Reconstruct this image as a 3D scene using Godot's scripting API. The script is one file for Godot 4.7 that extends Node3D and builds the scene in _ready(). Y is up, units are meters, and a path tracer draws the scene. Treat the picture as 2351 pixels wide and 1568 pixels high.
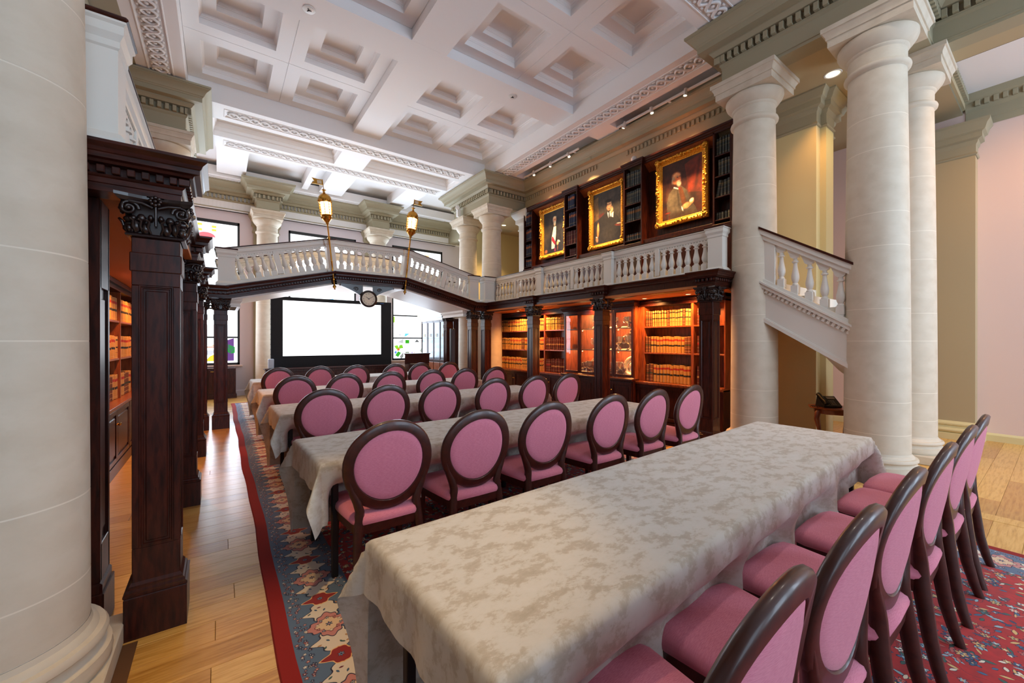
extends Node3D
# A panelled library hall set out with rows of tables. Plan coordinates: x to the right, d into the room (z = -d), y up, metres.

class MB:
	var p := PackedVector3Array()
	var n := PackedVector3Array()
	var u := PackedVector2Array()
	var c := PackedColorArray()
	var col := Color.WHITE
	var xf := Transform3D.IDENTITY
	func v3(a: Vector3, na: Vector3, ua := Vector2.ZERO) -> void:
		p.append(xf * a); n.append((xf.basis * na).normalized()); u.append(ua); c.append(col)
	func tn(a: Vector3, b: Vector3, d: Vector3, na: Vector3, nb: Vector3, nd: Vector3, ua := Vector2.ZERO, ub := Vector2.ZERO, ud := Vector2.ZERO) -> void:
		if (b - a).cross(d - a).dot(na + nb + nd) > 0.0:
			v3(a, na, ua); v3(d, nd, ud); v3(b, nb, ub)
		else:
			v3(a, na, ua); v3(b, nb, ub); v3(d, nd, ud)
	func tri(a: Vector3, b: Vector3, d: Vector3) -> void:
		var m := (b - a).cross(d - a)
		if m.length_squared() < 1e-16: return
		m = -m.normalized()
		tn(a, b, d, m, m, m)
	func quad(a: Vector3, b: Vector3, d: Vector3, e: Vector3) -> void:
		tri(a, b, d); tri(a, d, e)
	func qn(a: Vector3, b: Vector3, d: Vector3, e: Vector3, na: Vector3, nb: Vector3, nd: Vector3, ne: Vector3) -> void:
		tn(a, b, d, na, nb, nd); tn(a, d, e, na, nd, ne)
	func box(x0: float, x1: float, y0: float, y1: float, d0: float, d1: float) -> void:
		bev(Vector3(x0, y0, -d1), Vector3(x1, y1, -d0), 0.0)
	func bbox(x0: float, x1: float, y0: float, y1: float, d0: float, d1: float, r: float) -> void:
		bev(Vector3(x0, y0, -d1), Vector3(x1, y1, -d0), r)
	# a box with chamfered edges
	func bev(lo: Vector3, hi: Vector3, r: float) -> void:
		var m := (lo + hi) * 0.5
		var h := (hi - lo) * 0.5
		r = minf(r, minf(h.x, minf(h.y, h.z)) * 0.9)
		for ax in 3:
			var a1 := (ax + 1) % 3
			var a2 := (ax + 2) % 3
			for s in [-1.0, 1.0]:
				var q := []
				for k in [[-1, -1], [1, -1], [1, 1], [-1, 1]]:
					var w := Vector3.ZERO
					w[ax] = s * h[ax]; w[a1] = k[0] * (h[a1] - r); w[a2] = k[1] * (h[a2] - r)
					q.append(m + w)
				var nn := Vector3.ZERO
				nn[ax] = s
				qn(q[0], q[1], q[2], q[3], nn, nn, nn, nn)
			if r > 0.0:
				for s in [-1.0, 1.0]:
					for t in [-1.0, 1.0]:
						var e := []
						for g in [[-1, 0], [1, 0], [1, 1], [-1, 1]]:
							var w := Vector3.ZERO
							w[ax] = g[0] * (h[ax] - r)
							w[a1] = s * (h[a1] - (r if g[1] == 1 else 0.0))
							w[a2] = t * (h[a2] - (0.0 if g[1] == 1 else r))
							e.append(m + w)
						var nn := Vector3.ZERO
						nn[a1] = s; nn[a2] = t
						nn = nn.normalized()
						qn(e[0], e[1], e[2], e[3], nn, nn, nn, nn)
		if r > 0.0:
			for sx in [-1.0, 1.0]:
				for sy in [-1.0, 1.0]:
					for sz in [-1.0, 1.0]:
						var s := Vector3(sx, sy, sz)
						var nn := s.normalized()
						var a := m + s * Vector3(h.x, h.y - r, h.z - r)
						var b := m + s * Vector3(h.x - r, h.y, h.z - r)
						var d := m + s * Vector3(h.x - r, h.y - r, h.z)
						tn(a, b, d, nn, nn, nn)
	static func pnormals(prof: Array, crease := 40.0, closed := false) -> Array:
		var seg := []
		var k := prof.size()
		var cnt := k if closed else k - 1
		for i in cnt:
			var t: Vector2 = prof[(i + 1) % k] - prof[i]
			seg.append(Vector2(t.y, -t.x).normalized())
		var out := []
		var lim := cos(deg_to_rad(crease))
		for i in cnt:
			var a: Vector2 = seg[i]
			var b: Vector2 = seg[i]
			if (i > 0 or closed) and seg[(i - 1 + cnt) % cnt].dot(seg[i]) > lim: a = (seg[(i - 1 + cnt) % cnt] + seg[i]).normalized()
			if (i < cnt - 1 or closed) and seg[(i + 1) % cnt].dot(seg[i]) > lim: b = (seg[(i + 1) % cnt] + seg[i]).normalized()
			out.append([a, b])
		return out
	# prof: Array of Vector2(radius, y)
	func lathe(prof: Array, seg: int, at := Vector3.ZERO, crease := 40.0, wob := 0.0, lobes := 0) -> void:
		var pn := pnormals(prof, crease)
		for j in seg:
			var a0 := TAU * j / seg
			var a1 := TAU * (j + 1) / seg
			var e0 := Vector3(cos(a0), 0, sin(a0))
			var e1 := Vector3(cos(a1), 0, sin(a1))
			var k0 := 1.0 + wob * cos(a0 * lobes)
			var k1 := 1.0 + wob * cos(a1 * lobes)
			for i in prof.size() - 1:
				var q0: Vector2 = prof[i]
				var q1: Vector2 = prof[i + 1]
				var n0: Vector2 = pn[i][0]
				var n1: Vector2 = pn[i][1]
				var up := Vector3.UP
				if q0.x > 1e-5 or q1.x > 1e-5:
					qn(at + e0 * q0.x * k0 + up * q0.y, at + e1 * q0.x * k1 + up * q0.y, at + e1 * q1.x * k1 + up * q1.y, at + e0 * q1.x * k0 + up * q1.y,
						e0 * n0.x + up * n0.y, e1 * n0.x + up * n0.y, e1 * n1.x + up * n1.y, e0 * n1.x + up * n1.y)
	# profile (out, y) swept along a plan path of (x, d) with mitred corners; side +1: out lies to the right of the walk when x is right and d is up
	func mould(path: Array, prof: Array, side := 1.0, closed := false, cap := true, crease := 24.0) -> void:
		var k := path.size()
		var pn := pnormals(prof, crease)
		var nm := []
		for i in (k if closed else k - 1):
			var t: Vector2 = (path[(i + 1) % k] - path[i]).normalized()
			nm.append(Vector2(t.y, -t.x) * side)
		var mit := []
		for i in k:
			var a: Vector2 = nm[(i - 1 + nm.size()) % nm.size()] if (closed or i > 0) else nm[0]
			var b: Vector2 = nm[i % nm.size()] if (closed or i < k - 1) else nm[k - 2]
			mit.append((a + b) / maxf(1.0 + a.dot(b), 0.2))
		for i in nm.size():
			var i2 := (i + 1) % k
			var hn := Vector3(nm[i].x, 0, -nm[i].y)
			for j in prof.size() - 1:
				var q0: Vector2 = prof[j]
				var q1: Vector2 = prof[j + 1]
				var n0: Vector3 = hn * pn[j][0].x + Vector3.UP * pn[j][0].y
				var n1: Vector3 = hn * pn[j][1].x + Vector3.UP * pn[j][1].y
				qn(pl(path[i] + mit[i] * q0.x, q0.y), pl(path[i2] + mit[i2] * q0.x, q0.y), pl(path[i2] + mit[i2] * q1.x, q1.y), pl(path[i] + mit[i] * q1.x, q1.y), n0, n0, n1, n1)
		if cap and not closed:
			for e in [0, k - 1]:
				var poly := PackedVector2Array()
				for q in prof: poly.append(q)
				poly.append(Vector2(-0.1, prof[-1].y)); poly.append(Vector2(-0.1, prof[0].y))
				var idx := Geometry2D.triangulate_polygon(poly)
				for t in range(0, idx.size(), 3):
					var w := []
					for o in 3: w.append(pl(path[e] + mit[e] * poly[idx[t + o]].x, poly[idx[t + o]].y))
					tri(w[0], w[1], w[2])
	static func pl(a: Vector2, y: float) -> Vector3:
		return Vector3(a.x, y, -a.y)
	# tube along 3-D points; r one radius or one for each point; sq: section exponent shape (4 = square bar)
	func tube(pts: Array, r, seg := 8, flat := 1.0, cap := true, closed := false) -> void:
		var k := pts.size()
		var rings := []
		var ref := Vector3.UP
		var norms := []
		for i in k:
			var t: Vector3
			if closed: t = (pts[(i + 1) % k] - pts[(i - 1 + k) % k]).normalized()
			else: t = (pts[mini(i + 1, k - 1)] - pts[maxi(i - 1, 0)]).normalized()
			if absf(t.dot(ref)) > 0.95: ref = Vector3.RIGHT if absf(t.x) < 0.9 else Vector3.BACK
			var a := t.cross(ref).normalized()
			var b := a.cross(t).normalized()
			ref = b
			var rr: float = r[i] if r is Array else r
			var ring := []
			var nr := []
			for j in seg:
				var ang := TAU * (j + 0.5) / seg
				var d := a * cos(ang) + b * sin(ang) * flat
				ring.append(pts[i] + d * rr); nr.append(d.normalized())
			rings.append(ring); norms.append(nr)
		for i in (k if closed else k - 1):
			var i2 := (i + 1) % k
			for j in seg:
				var j2 := (j + 1) % seg
				if seg <= 4: quad(rings[i][j], rings[i][j2], rings[i2][j2], rings[i2][j])
				else: qn(rings[i][j], rings[i][j2], rings[i2][j2], rings[i2][j], norms[i][j], norms[i][j2], norms[i2][j2], norms[i2][j])
		if cap and not closed:
			for j in range(1, seg - 1):
				tri(rings[0][0], rings[0][j], rings[0][j + 1]); tri(rings[k - 1][0], rings[k - 1][j + 1], rings[k - 1][j])
	func ball(at: Vector3, r: Vector3, seg := 8, rows := 5) -> void:
		for i in rows:
			for j in seg:
				var q := []
				for g in [[i, j], [i, j + 1], [i + 1, j + 1], [i + 1, j]]:
					var th: float = PI * g[0] / rows
					var ph: float = TAU * g[1] / seg
					q.append(Vector3(sin(th) * cos(ph), cos(th), sin(th) * sin(ph)))
				if i > 0: tn(at + q[0] * r, at + q[1] * r, at + q[2] * r, q[0] / r, q[1] / r, q[2] / r)
				if i < rows - 1: tn(at + q[0] * r, at + q[2] * r, at + q[3] * r, q[0] / r, q[2] / r, q[3] / r)
				else: pass
	# flat polygon (x, y) with thickness along z
	func prism(poly: Array, z0: float, z1: float) -> void:
		var pp := PackedVector2Array(poly)
		var idx := Geometry2D.triangulate_polygon(pp)
		for z in [z0, z1]:
			for t in range(0, idx.size(), 3):
				var a := pp[idx[t]]
				var b := pp[idx[t + 1]]
				var d := pp[idx[t + 2]]
				tn(Vector3(a.x, a.y, z), Vector3(b.x, b.y, z), Vector3(d.x, d.y, z), Vector3(0, 0, signf(z - (z0 + z1) / 2)), Vector3(0, 0, signf(z - (z0 + z1) / 2)), Vector3(0, 0, signf(z - (z0 + z1) / 2)))
		for i in pp.size():
			var a := pp[i]
			var b := pp[(i + 1) % pp.size()]
			quad(Vector3(a.x, a.y, z0), Vector3(b.x, b.y, z0), Vector3(b.x, b.y, z1), Vector3(a.x, a.y, z1))
	# closed loops of equal length, joined one to the next
	func loft(loops: Array, smooth := false) -> void:
		for i in loops.size() - 1:
			var A: Array = loops[i]
			var B: Array = loops[i + 1]
			for j in A.size():
				var j2 := (j + 1) % A.size()
				quad(A[j], A[j2], B[j2], B[j])
	func mesh() -> ArrayMesh:
		var a := []
		a.resize(Mesh.ARRAY_MAX)
		a[Mesh.ARRAY_VERTEX] = p; a[Mesh.ARRAY_NORMAL] = n; a[Mesh.ARRAY_TEX_UV] = u; a[Mesh.ARRAY_COLOR] = c
		var m := ArrayMesh.new()
		m.add_surface_from_arrays(Mesh.PRIMITIVE_TRIANGLES, a)
		return m

var M := {}
var taken := {}
var cache := {}
var rng := RandomNumberGenerator.new()
const AX := 2.55    # the hall is symmetric about this plane

func w(x: float, y: float, d: float) -> Vector3: return Vector3(x, y, -d)
func V2(a: float, b: float) -> Vector2: return Vector2(a, b)

func numbered(s: String, owner_id := 0) -> String:
	var k := "%d/%s" % [owner_id, s]
	taken[k] = taken.get(k, -1) + 1
	return s if taken[k] == 0 else "%s_%03d" % [s, taken[k]]
func tag(o: Node, label: String, category: String, group := "", kind := "") -> void:
	if label: o.set_meta("label", label)
	if category: o.set_meta("category", category)
	if group: o.set_meta("group", group)
	if kind: o.set_meta("kind", kind)
func part(parent: Node, called: String, m, mat: Material, at := Vector3.ZERO, bas := Basis.IDENTITY) -> MeshInstance3D:
	var o := MeshInstance3D.new()
	o.name = numbered(called, 0 if parent == self else parent.get_instance_id())
	o.mesh = m.mesh() if m is MB else m
	o.material_override = mat
	parent.add_child(o, true)
	o.transform = Transform3D(bas, at)
	return o
func thing(called: String, label: String, category: String, group := "", at := Vector3.ZERO, turn := 0.0) -> Node3D:
	var o := Node3D.new()
	o.name = numbered(called)
	add_child(o, true)
	o.position = at; o.rotation.y = turn
	tag(o, label, category, group)
	return o
func struct(called: String, label: String) -> Node3D:
	var o := Node3D.new()
	o.name = numbered(called)
	add_child(o, true)
	tag(o, label, "", "", "structure")
	return o
func copy_of(src: Node3D, label: String, at: Vector3, turn: float) -> Node3D:
	var o: Node3D = src.duplicate()
	o.name = numbered(String(src.name).rstrip("0123456789").trim_suffix("_"))
	add_child(o, true)
	o.position = at; o.rotation.y = turn
	o.set_meta("label", label)
	return o
func nth(i: int) -> String:
	return ["first", "second", "third", "fourth", "fifth", "sixth", "seventh", "eighth", "ninth", "tenth", "eleventh", "twelfth", "thirteenth", "fourteenth", "fifteenth", "sixteenth", "seventeenth", "eighteenth", "nineteenth", "twentieth", "twenty-first", "twenty-second", "twenty-third", "twenty-fourth"][i]

# ---------------------------------------------------------------- materials
func noise_tex(colors: Array, offs: Array, freq: float, size := 512, oct := 4, warp := 0.0, seed := 1, gain := 0.5, type := FastNoiseLite.TYPE_SIMPLEX_SMOOTH) -> NoiseTexture2D:
	var f := FastNoiseLite.new()
	f.noise_type = type; f.frequency = freq; f.fractal_octaves = oct; f.seed = seed; f.fractal_gain = gain
	if warp > 0.0:
		f.domain_warp_enabled = true; f.domain_warp_amplitude = warp; f.domain_warp_frequency = freq * 1.5
	var t := NoiseTexture2D.new()
	t.width = size; t.height = size; t.seamless = true; t.noise = f; t.normalize = true
	var g := Gradient.new()
	g.offsets = PackedFloat32Array(offs); g.colors = PackedColorArray(colors)
	t.color_ramp = g
	return t
func bump_tex(freq: float, size := 512, strength := 4.0, seed := 5) -> NoiseTexture2D:
	var f := FastNoiseLite.new()
	f.frequency = freq; f.fractal_octaves = 4; f.seed = seed
	var t := NoiseTexture2D.new()
	t.width = size; t.height = size; t.seamless = true; t.noise = f; t.as_normal_map = true; t.bump_strength = strength
	return t
func mat(color: Color, rough := 0.6, metal := 0.0, tex: Texture2D = null, scale := Vector3.ONE, world := true) -> StandardMaterial3D:
	var m := StandardMaterial3D.new()
	m.albedo_color = color; m.roughness = rough; m.metallic = metal
	if tex:
		m.albedo_texture = tex
		m.uv1_triplanar = true; m.uv1_world_triplanar = world; m.uv1_scale = scale
	return m
func glow(color: Color, e: float) -> StandardMaterial3D:
	var m := StandardMaterial3D.new()
	m.albedo_color = Color(color.r * 0.8, color.g * 0.8, color.b * 0.8); m.emission_enabled = true; m.emission = color; m.emission_energy_multiplier = e
	return m
func C(r: float, g: float, b: float) -> Color: return Color(r / 255.0, g / 255.0, b / 255.0)

func make_materials() -> void:
	var st := noise_tex([C(194, 181, 160), C(204, 192, 172), C(210, 199, 180), C(201, 189, 168)], [0.0, 0.4, 0.7, 1.0], 0.01, 512, 5, 40.0, 3)
	M.stone = mat(Color.WHITE, 0.62, 0, st, Vector3(0.8, 0.9, 0.8))
	M.mortar = mat(C(228, 218, 200), 0.8)
	M.white = mat(C(226, 223, 214), 0.42)
	M.ceil = mat(C(238, 237, 237), 0.7)
	M.olive = mat(C(158, 150, 124), 0.6)
	M.sofit = mat(C(176, 160, 126), 0.65)
	M.pink = mat(C(222, 198, 190), 0.8)
	M.lilac = mat(C(214, 204, 210), 0.8)
	M.plain = mat(C(224, 222, 220), 0.8)
	M.cream = mat(C(214, 200, 150), 0.7)
	var wg := noise_tex([C(28, 9, 6), C(52, 18, 11), C(70, 27, 16), C(36, 12, 8)], [0.0, 0.4, 0.75, 1.0], 0.02, 512, 5, 30.0, 11)
	M.wood = mat(Color.WHITE, 0.38, 0, wg, Vector3(3.0, 0.45, 3.0))
	M.wood.clearcoat_enabled = true; M.wood.clearcoat = 0.3; M.wood.clearcoat_roughness = 0.2
	M.woodh = mat(Color.WHITE, 0.38, 0, wg, Vector3(0.5, 3.0, 0.5))
	M.woodh.clearcoat_enabled = true; M.woodh.clearcoat = 0.3; M.woodh.clearcoat_roughness = 0.2
	var mg := noise_tex([C(92, 42, 18), C(130, 62, 28), C(156, 80, 38), C(106, 50, 22)], [0.0, 0.4, 0.75, 1.0], 0.02, 512, 5, 30.0, 12)
	M.mahog = mat(Color.WHITE, 0.35, 0, mg, Vector3(2.2, 0.35, 2.2))
	M.mahog.clearcoat_enabled = true; M.mahog.clearcoat = 0.5; M.mahog.clearcoat_roughness = 0.2
	M.wood.metallic_specular = 0.32; M.woodh.metallic_specular = 0.32
	M.carve = mat(C(30, 13, 11), 0.32)
	M.carve.clearcoat_enabled = true; M.carve.clearcoat = 0.4; M.carve.clearcoat_roughness = 0.15
	var ok := noise_tex([C(184, 134, 58), C(210, 162, 80), C(224, 180, 102), C(198, 148, 68)], [0.0, 0.35, 0.7, 1.0], 0.016, 512, 5, 20.0, 21)
	M.oak = []
	for k in 4:
		var m := mat([C(255, 250, 242), C(240, 228, 212), C(255, 255, 255), C(226, 212, 194)][k], 0.3, 0, ok, Vector3(0.35, 2.5, 4.5))
		m.uv1_offset = Vector3(0.31 * k, 0.17 * k, 0.43 * k)
		m.clearcoat_enabled = true; m.clearcoat = 0.4; m.clearcoat_roughness = 0.22
		M.oak.append(m)
	M.oak_gap = mat(C(92, 58, 28), 0.8)
	var cw := noise_tex([C(38, 15, 11), C(58, 22, 15), C(70, 28, 18), C(46, 18, 12)], [0.0, 0.4, 0.75, 1.0], 0.03, 256, 4, 20.0, 31)
	M.chair = mat(Color.WHITE, 0.4, 0, cw, Vector3(2, 2, 2), false)
	M.chair.clearcoat_enabled = true; M.chair.clearcoat = 0.25; M.chair.clearcoat_roughness = 0.12
	var fb := noise_tex([C(190, 96, 120), C(206, 116, 138), C(218, 134, 154), C(198, 106, 128)], [0.0, 0.4, 0.75, 1.0], 0.06, 512, 3, 0.0, 41)
	M.fabric = mat(Color.WHITE, 0.85, 0, fb, Vector3(1.2, 14, 14), false)
	M.fabric.rim_enabled = true; M.fabric.rim = 0.4; M.fabric.rim_tint = 0.6
	var vv := noise_tex([C(166, 155, 136), C(182, 172, 155), C(196, 190, 177), C(200, 195, 184), C(204, 199, 189)], [0.0, 0.38, 0.47, 0.56, 1.0], 0.007, 1024, 7, 8.0, 51, 0.72)
	M.velvet = mat(Color.WHITE, 0.8, 0, vv, Vector3(0.9, 1.2, 1.5), false)
	M.velvet.rim_enabled = true; M.velvet.rim = 0.5; M.velvet.rim_tint = 0.8
	M.black = mat(C(18, 18, 20), 0.5)
	M.screen_cloth = mat(C(16, 18, 24), 0.75)
	M.brass = mat(C(196, 146, 62), 0.25, 1.0)
	var gn := noise_tex([C(168, 108, 24), C(228, 164, 52), C(252, 206, 100)], [0.0, 0.5, 1.0], 0.05, 256, 3, 0.0, 61)
	M.gold = mat(Color.WHITE, 0.42, 0.7, gn, Vector3(3, 3, 3))
	M.silver = mat(C(238, 228, 206), 0.24, 1.0)
	M.card = mat(C(232, 222, 200), 0.8)
	M.plastic = mat(C(228, 228, 226), 0.4)
	M.grey = mat(C(120, 122, 126), 0.5)
	var bn := noise_tex([C(196, 190, 180), C(232, 228, 222), C(255, 255, 255)], [0.0, 0.4, 1.0], 0.06, 256, 4, 0.0, 71)
	M.book = mat(Color.WHITE, 0.55, 0, bn, Vector3(1.5, 1.2, 1.5), false)
	M.book.vertex_color_use_as_albedo = true
	M.vcol = mat(Color.WHITE, 0.6)
	M.vcol.vertex_color_use_as_albedo = true
	M.glass = mat(Color(0.9, 0.95, 1.0, 0.06), 0.03)
	M.glass.transparency = BaseMaterial3D.TRANSPARENCY_ALPHA
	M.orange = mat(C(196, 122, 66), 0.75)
	M.red = mat(C(140, 26, 22), 0.95)

# ---------------------------------------------------------------- shared shapes
func baluster_mesh() -> ArrayMesh:
	if cache.has("bal"): return cache.bal
	var b := MB.new()
	b.bbox(-0.034, 0.034, 0.0, 0.075, -0.034, 0.034, 0.003)
	b.lathe([V2(0.031, 0.075), V2(0.033, 0.083), V2(0.027, 0.09), V2(0.022, 0.098), V2(0.03, 0.115), V2(0.037, 0.14), V2(0.037, 0.165), V2(0.03, 0.2), V2(0.022, 0.24), V2(0.018, 0.275), V2(0.02, 0.287), V2(0.031, 0.292), V2(0.032, 0.302), V2(0.022, 0.307), V2(0.02, 0.325), V2(0.022, 0.345)], 12)
	cache.bal = b.mesh()
	return cache.bal
# one run of balusters between posts, in its own axes: along x from 0 to len, up y from 0
func bal_section(o: Node3D, T: Transform3D, ln: float, count: int, rail := true, mt: Material = null) -> void:
	if mt == null: mt = M.white
	var pitch := ln / count
	for i in count:
		part(o, "baluster", baluster_mesh(), mt, T * Vector3((i + 0.5) * pitch, 0.078, 0), T.basis * Basis.from_scale(Vector3(1.22, 1.12, 1.22)))
	var b := MB.new()
	b.xf = T
	# pierced band: lobed arches between the balusters, a row of small square holes above
	for i in count:
		var x0 := i * pitch
		var poly := [V2(x0, 0.487), V2(x0, 0.468)]
		for k in 9:
			var a := PI - PI * k / 8.0
			poly.append(V2(x0 + pitch * 0.5 + cos(a) * pitch * 0.34, 0.468 - sin(a) * 0.03))
		poly.append(V2(x0 + pitch, 0.468)); poly.append(V2(x0 + pitch, 0.487))
		b.prism(poly, -0.022, 0.022)
		for k in 3:
			b.box(x0 + pitch * (k + 0.12) / 3.0, x0 + pitch * (k + 0.82) / 3.0, 0.487, 0.498, -0.022, 0.022)
	b.box(0, ln, 0.498, 0.512, -0.026, 0.026)
	part(o, "arcade_band", b, mt)
const RAILP := [[0.026, 0.508], [0.03, 0.508], [0.034, 0.518], [0.034, 0.53], [0.05, 0.545], [0.055, 0.56], [0.055, 0.6], [0.068, 0.612], [0.068, 0.622]]
func rail_prof() -> Array:
	var r := []
	for q in RAILP: r.append(V2(q[0], q[1]))
	return r
# horizontal mouldings of a straight balustrade run in own axes: foot course, top rail and dark cap
func bal_rails(o: Node3D, T: Transform3D, ln: float) -> void:
	var b := MB.new()
	b.xf = T
	for s in [-1.0, 1.0]:
		b.mould([V2(0, 0), V2(ln, 0)], [V2(0.06, 0.0), V2(0.06, 0.028), V2(0.05, 0.036), V2(0.05, 0.068), V2(0.042, 0.079), V2(0, 0.079)], s, false, true)
	part(o, "foot_course", b, M.white)
	b = MB.new(); b.xf = T
	for s in [-1.0, 1.0]:
		b.mould([V2(0, 0), V2(ln, 0)], rail_prof() + [V2(0, 0.622)], s, false, true)
	part(o, "top_rail", b, M.white)
	b = MB.new(); b.xf = T
	for s in [-1.0, 1.0]:
		b.mould([V2(0, 0), V2(ln, 0)], [V2(0.06, 0.622), V2(0.072, 0.628), V2(0.072, 0.636), V2(0.06, 0.644), V2(0, 0.645)], s, false, true)
	part(o, "cap_rail", b, M.woodh)
func pedestal(o: Node3D, T: Transform3D, hx: float, hz: float) -> void:
	var b := MB.new()
	b.xf = T
	var sq := [V2(-hx, -hz), V2(hx, -hz), V2(hx, hz), V2(-hx, hz)]
	b.mould(sq, [V2(0.03, 0.0), V2(0.03, 0.05), V2(0.022, 0.06), V2(0.012, 0.075), V2(0.0, 0.085), V2(0.0, 0.49), V2(0.008, 0.5), V2(0.008, 0.53), V2(0.018, 0.55), V2(0.024, 0.56), V2(0.024, 0.6), V2(0.034, 0.612), V2(0.034, 0.622), V2(-hx, 0.622)], 1.0, true)
	part(o, "pedestal", b, M.white)
	b = MB.new(); b.xf = T
	b.bbox(-hx - 0.042, hx + 0.042, 0.622, 0.647, -hz - 0.042, hz + 0.042, 0.008)
	part(o, "pedestal_cap", b, M.woodh)

# carved composite capital of the wooden piers, 0.24 high, centred on its axis
func capital_mesh() -> ArrayMesh:
	if cache.has("cap"): return cache.cap
	var b := MB.new()
	var s := 0.098
	b.mould([V2(-s, -s), V2(s, -s), V2(s, s), V2(-s, s)], [V2(0.0, 0.0), V2(0.016, 0.004), V2(0.018, 0.012), V2(0.008, 0.02), V2(-0.004, 0.022), V2(-0.006, 0.12), V2(0.002, 0.15), V2(0.01, 0.17)], 1.0, true)
	# abacus with hollow sides
	var lo := []
	var hi := []
	var h2 := []
	for f in 4:
		for k in 6:
			var t := k / 6.0
			var q := V2(lerpf(-1, 1, t), -1.0 + 0.22 * sin(PI * t)).rotated(f * PI / 2)
			lo.append(Vector3(q.x * 0.135, 0.172, q.y * 0.135)); hi.append(Vector3(q.x * 0.15, 0.19, q.y * 0.15)); h2.append(Vector3(q.x * 0.15, 0.205, q.y * 0.15))
	b.loft([lo, hi, h2])
	b.box(-0.12, 0.12, 0.2, 0.206, -0.12, 0.12)
	for f in 4:
		b.xf = Transform3D(Basis(Vector3.UP, f * PI / 2), Vector3.ZERO)
		# volutes
		for sd in [-1.0, 1.0]:
			var sp := []
			var rr := []
			for k in 22:
				var t := k / 21.0
				var a := -PI / 2 + t * TAU * 1.6
				var r := 0.037 * (1.0 - t * 0.82)
				sp.append(Vector3(sd * (0.1 - cos(a) * 0.0 + sin(a + PI) * 0.0 + cos(a + PI / 2 + PI) * r), 0.135 + sin(a + PI / 2) * r, 0.118 + t * 0.016)); rr.append(0.0095 * (1.0 - 0.35 * t))
			b.tube(sp, rr, 6)
			b.ball(Vector3(sd * 0.1, 0.135, 0.13), Vector3(0.011, 0.011, 0.012), 8, 5)
			b.tube([Vector3(sd * 0.01, 0.15, 0.122), Vector3(sd * 0.05, 0.166, 0.124), Vector3(sd * 0.1, 0.17, 0.124)], 0.009, 6)
			# scrolls of leaf under the volutes
			for e in [[0.075, 0.055, 0.022, 0.034], [0.04, 0.045, 0.02, 0.03], [0.055, 0.095, 0.02, 0.024], [0.02, 0.1, 0.014, 0.02], [0.085, 0.09, 0.016, 0.018], [0.1, 0.04, 0.014, 0.022]]:
				b.ball(Vector3(sd * e[0], e[1], 0.1), Vector3(e[2], e[3], 0.026), 8, 5)
			for k in 3:
				b.tube([Vector3(sd * (0.02 + k * 0.028), 0.024, 0.104), Vector3(sd * (0.03 + k * 0.028), 0.05, 0.122), Vector3(sd * (0.024 + k * 0.03), 0.078, 0.13), Vector3(sd * (0.036 + k * 0.03), 0.084, 0.138)], 0.0065, 5)
		# rosette
		for k in 8:
			var a := TAU * k / 8
			b.ball(Vector3(cos(a) * 0.019, 0.182 + sin(a) * 0.019, 0.135), Vector3(0.01, 0.01, 0.01), 6, 4)
		b.ball(Vector3(0, 0.182, 0.14), Vector3(0.01, 0.01, 0.01), 6, 4)
		b.tube([Vector3(0, 0.16, 0.125), Vector3(0, 0.1, 0.122), Vector3(0, 0.06, 0.122)], 0.006, 5)
	b.xf = Transform3D.IDENTITY
	cache.cap = b.mesh()
	return cache.cap
func pier(x: float, d: float, label: String, turn := 0.0) -> Node3D:
	var o := thing("wooden_pier", label, "pier", "", w(x, 0, d), turn)
	if not cache.has("pier"):
		var b := MB.new()
		var s := 0.122
		var sq := [V2(-s, -s), V2(s, -s), V2(s, s), V2(-s, s)]
		b.mould(sq, [V2(0, 0), V2(0, 0.205), V2(-0.003, 0.21), V2(0.002, 0.216), V2(0.002, 0.226), V2(-0.008, 0.232), V2(-0.01, 0.245), V2(-0.018, 0.25), V2(-0.018, 0.258), V2(-0.03, 0.275)], 1.0, true)
		var sh := MB.new()
		var t := 0.083
		sh.box(-t, t, 0.2, 2.02, -t, t)
		sh.bbox(-0.101, 0.101, 1.83, 1.925, -0.101, 0.101, 0.004)
		sh.bbox(-0.094, 0.094, 0.25, 0.44, -0.094, 0.094, 0.003)
		sh.bbox(-0.094, 0.094, 1.76, 2.0, -0.094, 0.094, 0.003)
		for sx in [-1.0, 1.0]:
			for sz in [-1.0, 1.0]:
				sh.bbox(minf(sx * 0.094, sx * 0.066), maxf(sx * 0.094, sx * 0.066), 0.4405, 1.7595, minf(sz * 0.094, sz * 0.066), maxf(sz * 0.094, sz * 0.066), 0.002)
		var pn := MB.new()
		var mo := MB.new()
		for f in 4:
			var R := Basis(Vector3.UP, f * PI / 2)
			mo.xf = Transform3D(R * Basis(Vector3.RIGHT, PI / 2), R * Vector3(0, 1.1, 0.083))
			mo.mould([V2(-0.066, -0.66), V2(0.066, -0.66), V2(0.066, 0.66), V2(-0.066, 0.66)], [V2(0.0, 0.013), V2(-0.005, 0.013), V2(-0.009, 0.007), V2(-0.013, 0.007), V2(-0.016, 0.0)], 1.0, true)
			pn.xf = Transform3D(R, R * Vector3(0, 1.1, 0.083))
			pn.bev(Vector3(-0.043, -0.635, -0.005), Vector3(0.043, 0.635, 0.004), 0.004)
		cache.pier = [b.mesh(), sh.mesh(), mo.mesh(), pn.mesh()]
	part(o, "base", cache.pier[0], M.wood)
	part(o, "shaft", cache.pier[1], M.wood)
	part(o, "panel_moulding", cache.pier[2], M.wood)
	part(o, "panel", cache.pier[3], M.wood)
	part(o, "capital", capital_mesh(), M.carve, Vector3(0, 2.0, 0))
	return o

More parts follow.
